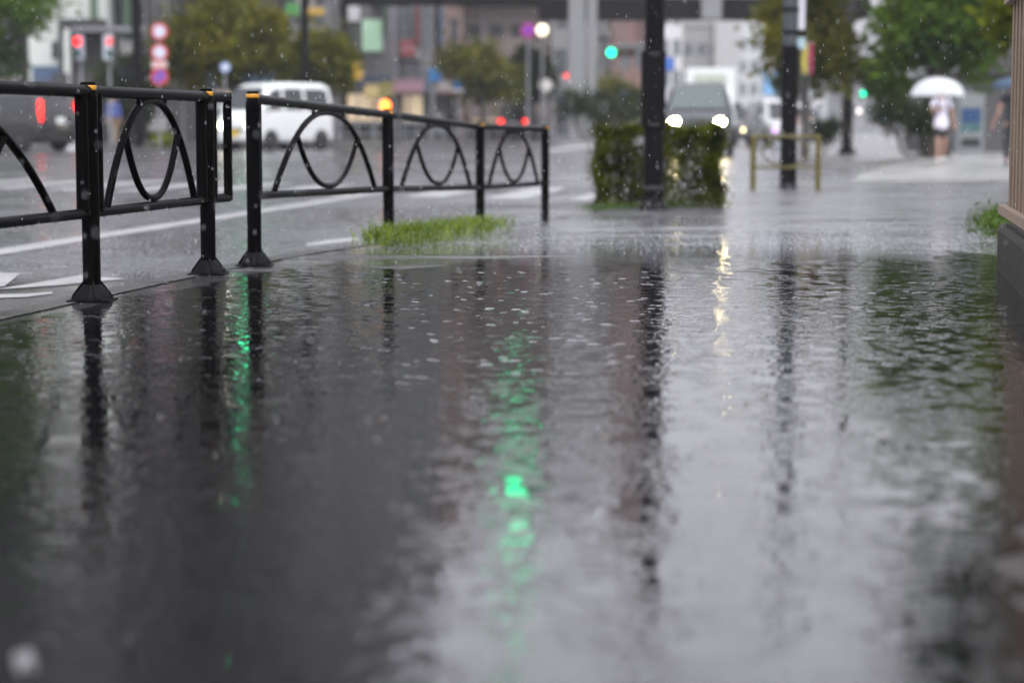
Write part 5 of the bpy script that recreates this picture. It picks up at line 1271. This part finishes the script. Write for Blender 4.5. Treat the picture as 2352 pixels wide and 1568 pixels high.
ob = bag.build('backpack', pm('dark_bag', (.03, .035, .035), .6), None); ob.location = loc; ob.rotation_euler = (0, 0, R(4)); ob.scale = (k, k, k)
tag(ob, 'dark backpack with two straps over the white T-shirt', 'backpack')
hp = Matrix.LocRotScale(loc, W1.rotation_euler, None) @ (hands[0] * k)
ax = pt(2148, 178, 46.0)
umbrella('clear white dome umbrella held by the person in the white T-shirt', (ax.x, hp.y - .02, ax.z), 62 * 46 / FP, 46 * 46 / FP, hp, M_clear)
# person with blue umbrella behind the fence edge
loc = pt(2322, 385, 41.0); loc.z = -.135
W2_, hands, k = person('person in black clothes under a blue umbrella, half behind the tan fence', loc, R(170), 1.68,
    [((.22, .06, 1.12), (.20, -.16, 1.16)), ((-.25, .03, 1.09), (-.34, -.04, .86))][::-1] if False else [((-.23, -.02, 1.10), (-.15, -.22, 1.16)), ((.25, .02, 1.10), (.33, -.06, .87))], [((-.09, -.08, .50), (-.09, -.05, .10)), ((.09, .02, .50), (.09, .14, .12))],
    -.04, 0, M_skin2, pm('black_shirt', (.015, .016, .022), .7), pm('black_trousers', (.012, .014, .015), .7), M_trim, .1, .55, 1.95)
hp = Matrix.LocRotScale(loc, W2_.rotation_euler, None) @ (hands[0] * k)
ax = pt(2345, 176, 41.0)
umbrella('dark blue umbrella held by the person in black, at the fence edge', (ax.x, hp.y, ax.z), .52, .24, hp, pm('blue_umbrella_cloth', (.018, .045, .085), .5))
# person in blue jacket across the street, left
loc = pt(262, 338, 68.5); loc.z = .02
person('person in a blue jacket and tan trousers, standing across the street between railing posts', loc, R(20), 1.66, [((-.22, 0, 1.1), (-.2, -.1, .86)), ((.22, 0, 1.1), (.2, -.1, .86))], [((-.09, -.03, .5), (-.09, 0, .09)), ((.09, -.03, .5), (.09, .0, .09))],
    -.02, 0, M_skin, pm('blue_jacket', (.07, .10, .30), .7), pm('tan_trousers', (.26, .17, .09), .7), M_trim, .1, 1.8, 1.9)
# woman by the banners
loc = pt(1847, 322, 62.0); loc.z = -.13
person('person in dark top and pale pink trousers, standing behind the slim grey pole', loc, R(-15), 1.60, [((-.22, 0, 1.1), (-.17, -.14, .95)), ((.22, 0, 1.1), (.17, -.14, .95))], [((-.09, -.05, .5), (-.09, -.02, .09)), ((.09, -.02, .5), (.09, .05, .09))],
    -.02, 0, M_skin, pm('dark_brown_top', (.04, .028, .026), .7), pm('pale_pink_cloth', (.50, .42, .44), .7), M_trim, .22, .9, 1.85)
# far figure in teal
loc = pt(2038, 305, 125.0); loc.z = -.12
person('tiny distant person in a teal raincoat on the right-hand path', loc, R(0), 1.65, [((-.22, 0, 1.1), (-.2, -.1, .86)), ((.22, 0, 1.1), (.2, -.1, .86))], [((-.09, -.05, .5), (-.09, -.02, .09)), ((.09, -.02, .5), (.09, .05, .09))],
    -.25, 0, M_skin, pm('teal_raincoat', (.02, .14, .15), .5), pm('brown_trousers', (.12, .08, .05), .7), M_trim, .1, 1.9, 1.9)
# small lights near the path; the violet is a glint built to glow
for (x, y, Y, col, s_, lab) in ((1973, 256, 110, (1.0, .80, .82), 2.0, 'pinkish white lamp below the small green signal'), (1780, 300, 60, (.75, .4, 1.0), 1.8, 'tiny violet glint built as a glowing bead on a post above the yellow barrier'), (1729, 250, 130, (1.0, .22, .08), 3.0, 'small orange-red lamp beyond the oncoming traffic'), (1301, 175, 118, (1.0, .06, .05), 2.2, 'small red lamp at the foot of the twin columns')):
    c = pt(x, y, Y); t = thing('light_dot', lab, 'lamp', Vector((c.x, Y + .1, road_z(c.x, Y))), 0, 'small post lamps')
    r_ = 5.5 * Y / FP
    MB().ell((c.x, Y, c.z), (r_, r_ * .7, r_), 10, 7).build('lamp', em('light_dot_%d' % x, col, s_ * .4), t)
    MB().tube([(c.x, Y + .1, road_z(c.x, Y)), (c.x, Y + .1, c.z)], .03, 6).build('post', M_greyp, t)

# ------------------------------------------------------------------ rain, splashes
def tetra(cent, sx, sz):
    n = len(cent); base = np.array([[1, 0, -.5], [-.5, .87, -.5], [-.5, -.87, -.5], [0, 0, 1]])
    v = cent[:, None, :] + base[None] * np.stack([sx, sx, sz], 1)[:, None, :]
    idx = [(0, 2, 1), (0, 1, 3), (1, 2, 3), (2, 0, 3)]
    return np.concatenate([v[:, list(f), :] for f in idx], axis=0).reshape(-1, 3)
M_drop = bpy.data.materials.new('rain_drop'); M_drop.use_nodes = True  # clear drops coloured white for the sky light they refract
_n = M_drop.node_tree; _p = _n.nodes['Principled BSDF']; _p.inputs['Base Color'].default_value = (.85, .87, .9, 1); _p.inputs['Roughness'].default_value = .15
_t = _n.nodes.new('ShaderNodeBsdfTranslucent'); _t.inputs[0].default_value = (.85, .87, .9, 1); _a = _n.nodes.new('ShaderNodeMixShader'); _a.inputs[0].default_value = .6
_n.links.new(_p.outputs[0], _a.inputs[1]); _n.links.new(_t.outputs[0], _a.inputs[2]); _n.links.new(_a.outputs[0], _n.nodes['Material Output'].inputs[0])
rng = np.random.default_rng(77)
n = 2600; Yd = rng.uniform(3.5, 26, size=n) ** 1.0
Xd = rng.uniform(-.27, .27, size=n) * Yd; Zd = rng.uniform(0.0, .075, size=n) * Yd + rng.uniform(0, .6, size=n)
rain = quads_mesh('rain', tetra(np.stack([Xd, Yd, Zd], 1), np.full(n, .0013), rng.uniform(.003, .009, size=n)), M_drop, None, 3); rain['kind'] = 'stuff'
n = 110000; Yd = 11.5 + 26 * rng.uniform(0, 1, size=n) ** 1.5; Xd = rng.uniform(-.26, .26, size=n) * Yd
Zd = np.array([max(road_z(x, y), pave_z(y) if x > kerb_x(y) and y < 31 else -9) for x, y in zip(Xd, Yd)]) + rng.exponential(.055, size=n)
sp_ = quads_mesh('rain_splash', tetra(np.stack([Xd, Yd, Zd], 1), rng.uniform(.0010, .0021, size=n), rng.uniform(.0010, .0024, size=n)), M_drop, None, 3); sp_['kind'] = 'stuff'
# raised rings and jets where drops strike the puddle
mb = MB()
for i in range(480):
    Y = random.uniform(5.4, 9.6); X = random.uniform(-.24, .24) * Y
    if X > 0.45 + (Y - 2.6) * .22 or X < -2.3 + Y * .09: continue
    r_ = random.uniform(.007, .022); h = random.uniform(.0005, .0013); n = 10
    prof = [(r_ * .6, .0035), (r_ * .9, .004 + h), (r_ * 1.3, .0035)]
    vs = []
    for q, hh in prof:
        for k in range(n): a = 2 * math.pi * k / n; vs.append((X + math.cos(a) * q, Y + math.sin(a) * q, hh))
    mb.add(vs, [(j * n + k, j * n + (k + 1) % n, (j + 1) * n + (k + 1) % n, (j + 1) * n + k) for j in range(2) for k in range(n)], True)
o = mb.build('raindrop_ripples', pm('splash_water', (.05, .05, .052), .10, .05, 3, ior=1.36)); o['kind'] = 'stuff'

M_fl = pm('wet_dead_leaf', (.05, .035, .015), .4, .3, 20)
src = None
for (x, y) in ((310, 688), (330, 690), (1712, 930), (1745, 915), (1850, 905), (1390, 1010), (880, 965), (1600, 760), (1205, 1180), (2030, 1010)):
    q = gp(x, y, .004)
    if src is None:
        m = MB(); pts = [(-.018, 0, .002), (-.008, .008, .005), (.006, .009, .004), (.020, .001, .009), (.006, -.009, .006), (-.008, -.007, .003)]
        m.add(pts, [(0, 1, 5), (1, 2, 4, 5), (2, 3, 4)]); m.tube([(-.018, 0, .002), (-.030, .003, .006)], .0012, 5)
        src = m.build('fallen_leaf', M_fl); src.location = q; o = src
    else: o = src.copy(); C.objects.link(o); o.location = q
    o.rotation_euler = (0, 0, random.uniform(0, 6.28)); k_ = random.uniform(.6, 1.0); o.scale = (k_, k_, k_)
    tag(o, 'small brown fallen leaf floating on the puddle', 'leaf', 'fallen leaves on the puddle')
mb = MB(); q = gp(58, 1548, .004)
for i in range(9):
    a_ = i * .7; mb.ell((q.x + math.cos(a_) * .008, q.y + math.sin(a_) * .008, .012 + .006 * (i % 3)), (.006, .006, .009), 8, 6)
mb.lathe([(.004, .004), (.010, .010), (.013, .022), (.0125, .022), (.009, .011), (.0, .006)], (q.x, q.y, 0), 12)
o = mb.build('splash_crown', pm('splash_foam', (.20, .20, .205), .4, .1, 30, ior=1.2)); o['kind'] = 'stuff'; o['label'] = 'white splash of a raindrop on the puddle close to us'
# ------------------------------------------------------------------ haze
mb = MB(); mb.box(-320, 320, -45, 720, -1.3, 75)
haze = mb.build('haze', None); haze['kind'] = 'stuff'
hm = bpy.data.materials.new('haze'); hm.use_nodes = True; hn = hm.node_tree; hn.nodes.remove(hn.nodes['Principled BSDF'])
pv = hn.nodes.new('ShaderNodeVolumePrincipled'); pv.inputs['Color'].default_value = (.93, .94, .97, 1); pv.inputs['Density'].default_value = 0.00038; pv.inputs['Anisotropy'].default_value = .2
hn.links.new(pv.outputs[0], hn.nodes['Material Output'].inputs['Volume']); haze.data.materials.append(hm)

# ------------------------------------------------------------------ make open sheets face outwards
for o in bpy.data.objects:
    if o.type != 'MESH': continue
    me = o.data; flip = False
    if o.get('kind') == 'structure':
        flip = sum(p.normal.z * p.area for p in me.polygons) < -1e-6
    elif o.parent is not None and o.name.split('.')[0] in ('window', 'windscreen', 'rear_window', 'wheel_arch') and o.parent.get('category') in ('van', 'car', 'truck'):
        c_ = sum((v.co for v in me.vertices), Vector()) / len(me.vertices) - Vector((0, 0, .9))
        if o.name.startswith('wheel_arch'): c_ = Vector((c_.x, 0, 0))
        flip = sum(p.normal.dot(c_) for p in me.polygons) < 0
    if flip: me.flip_normals()
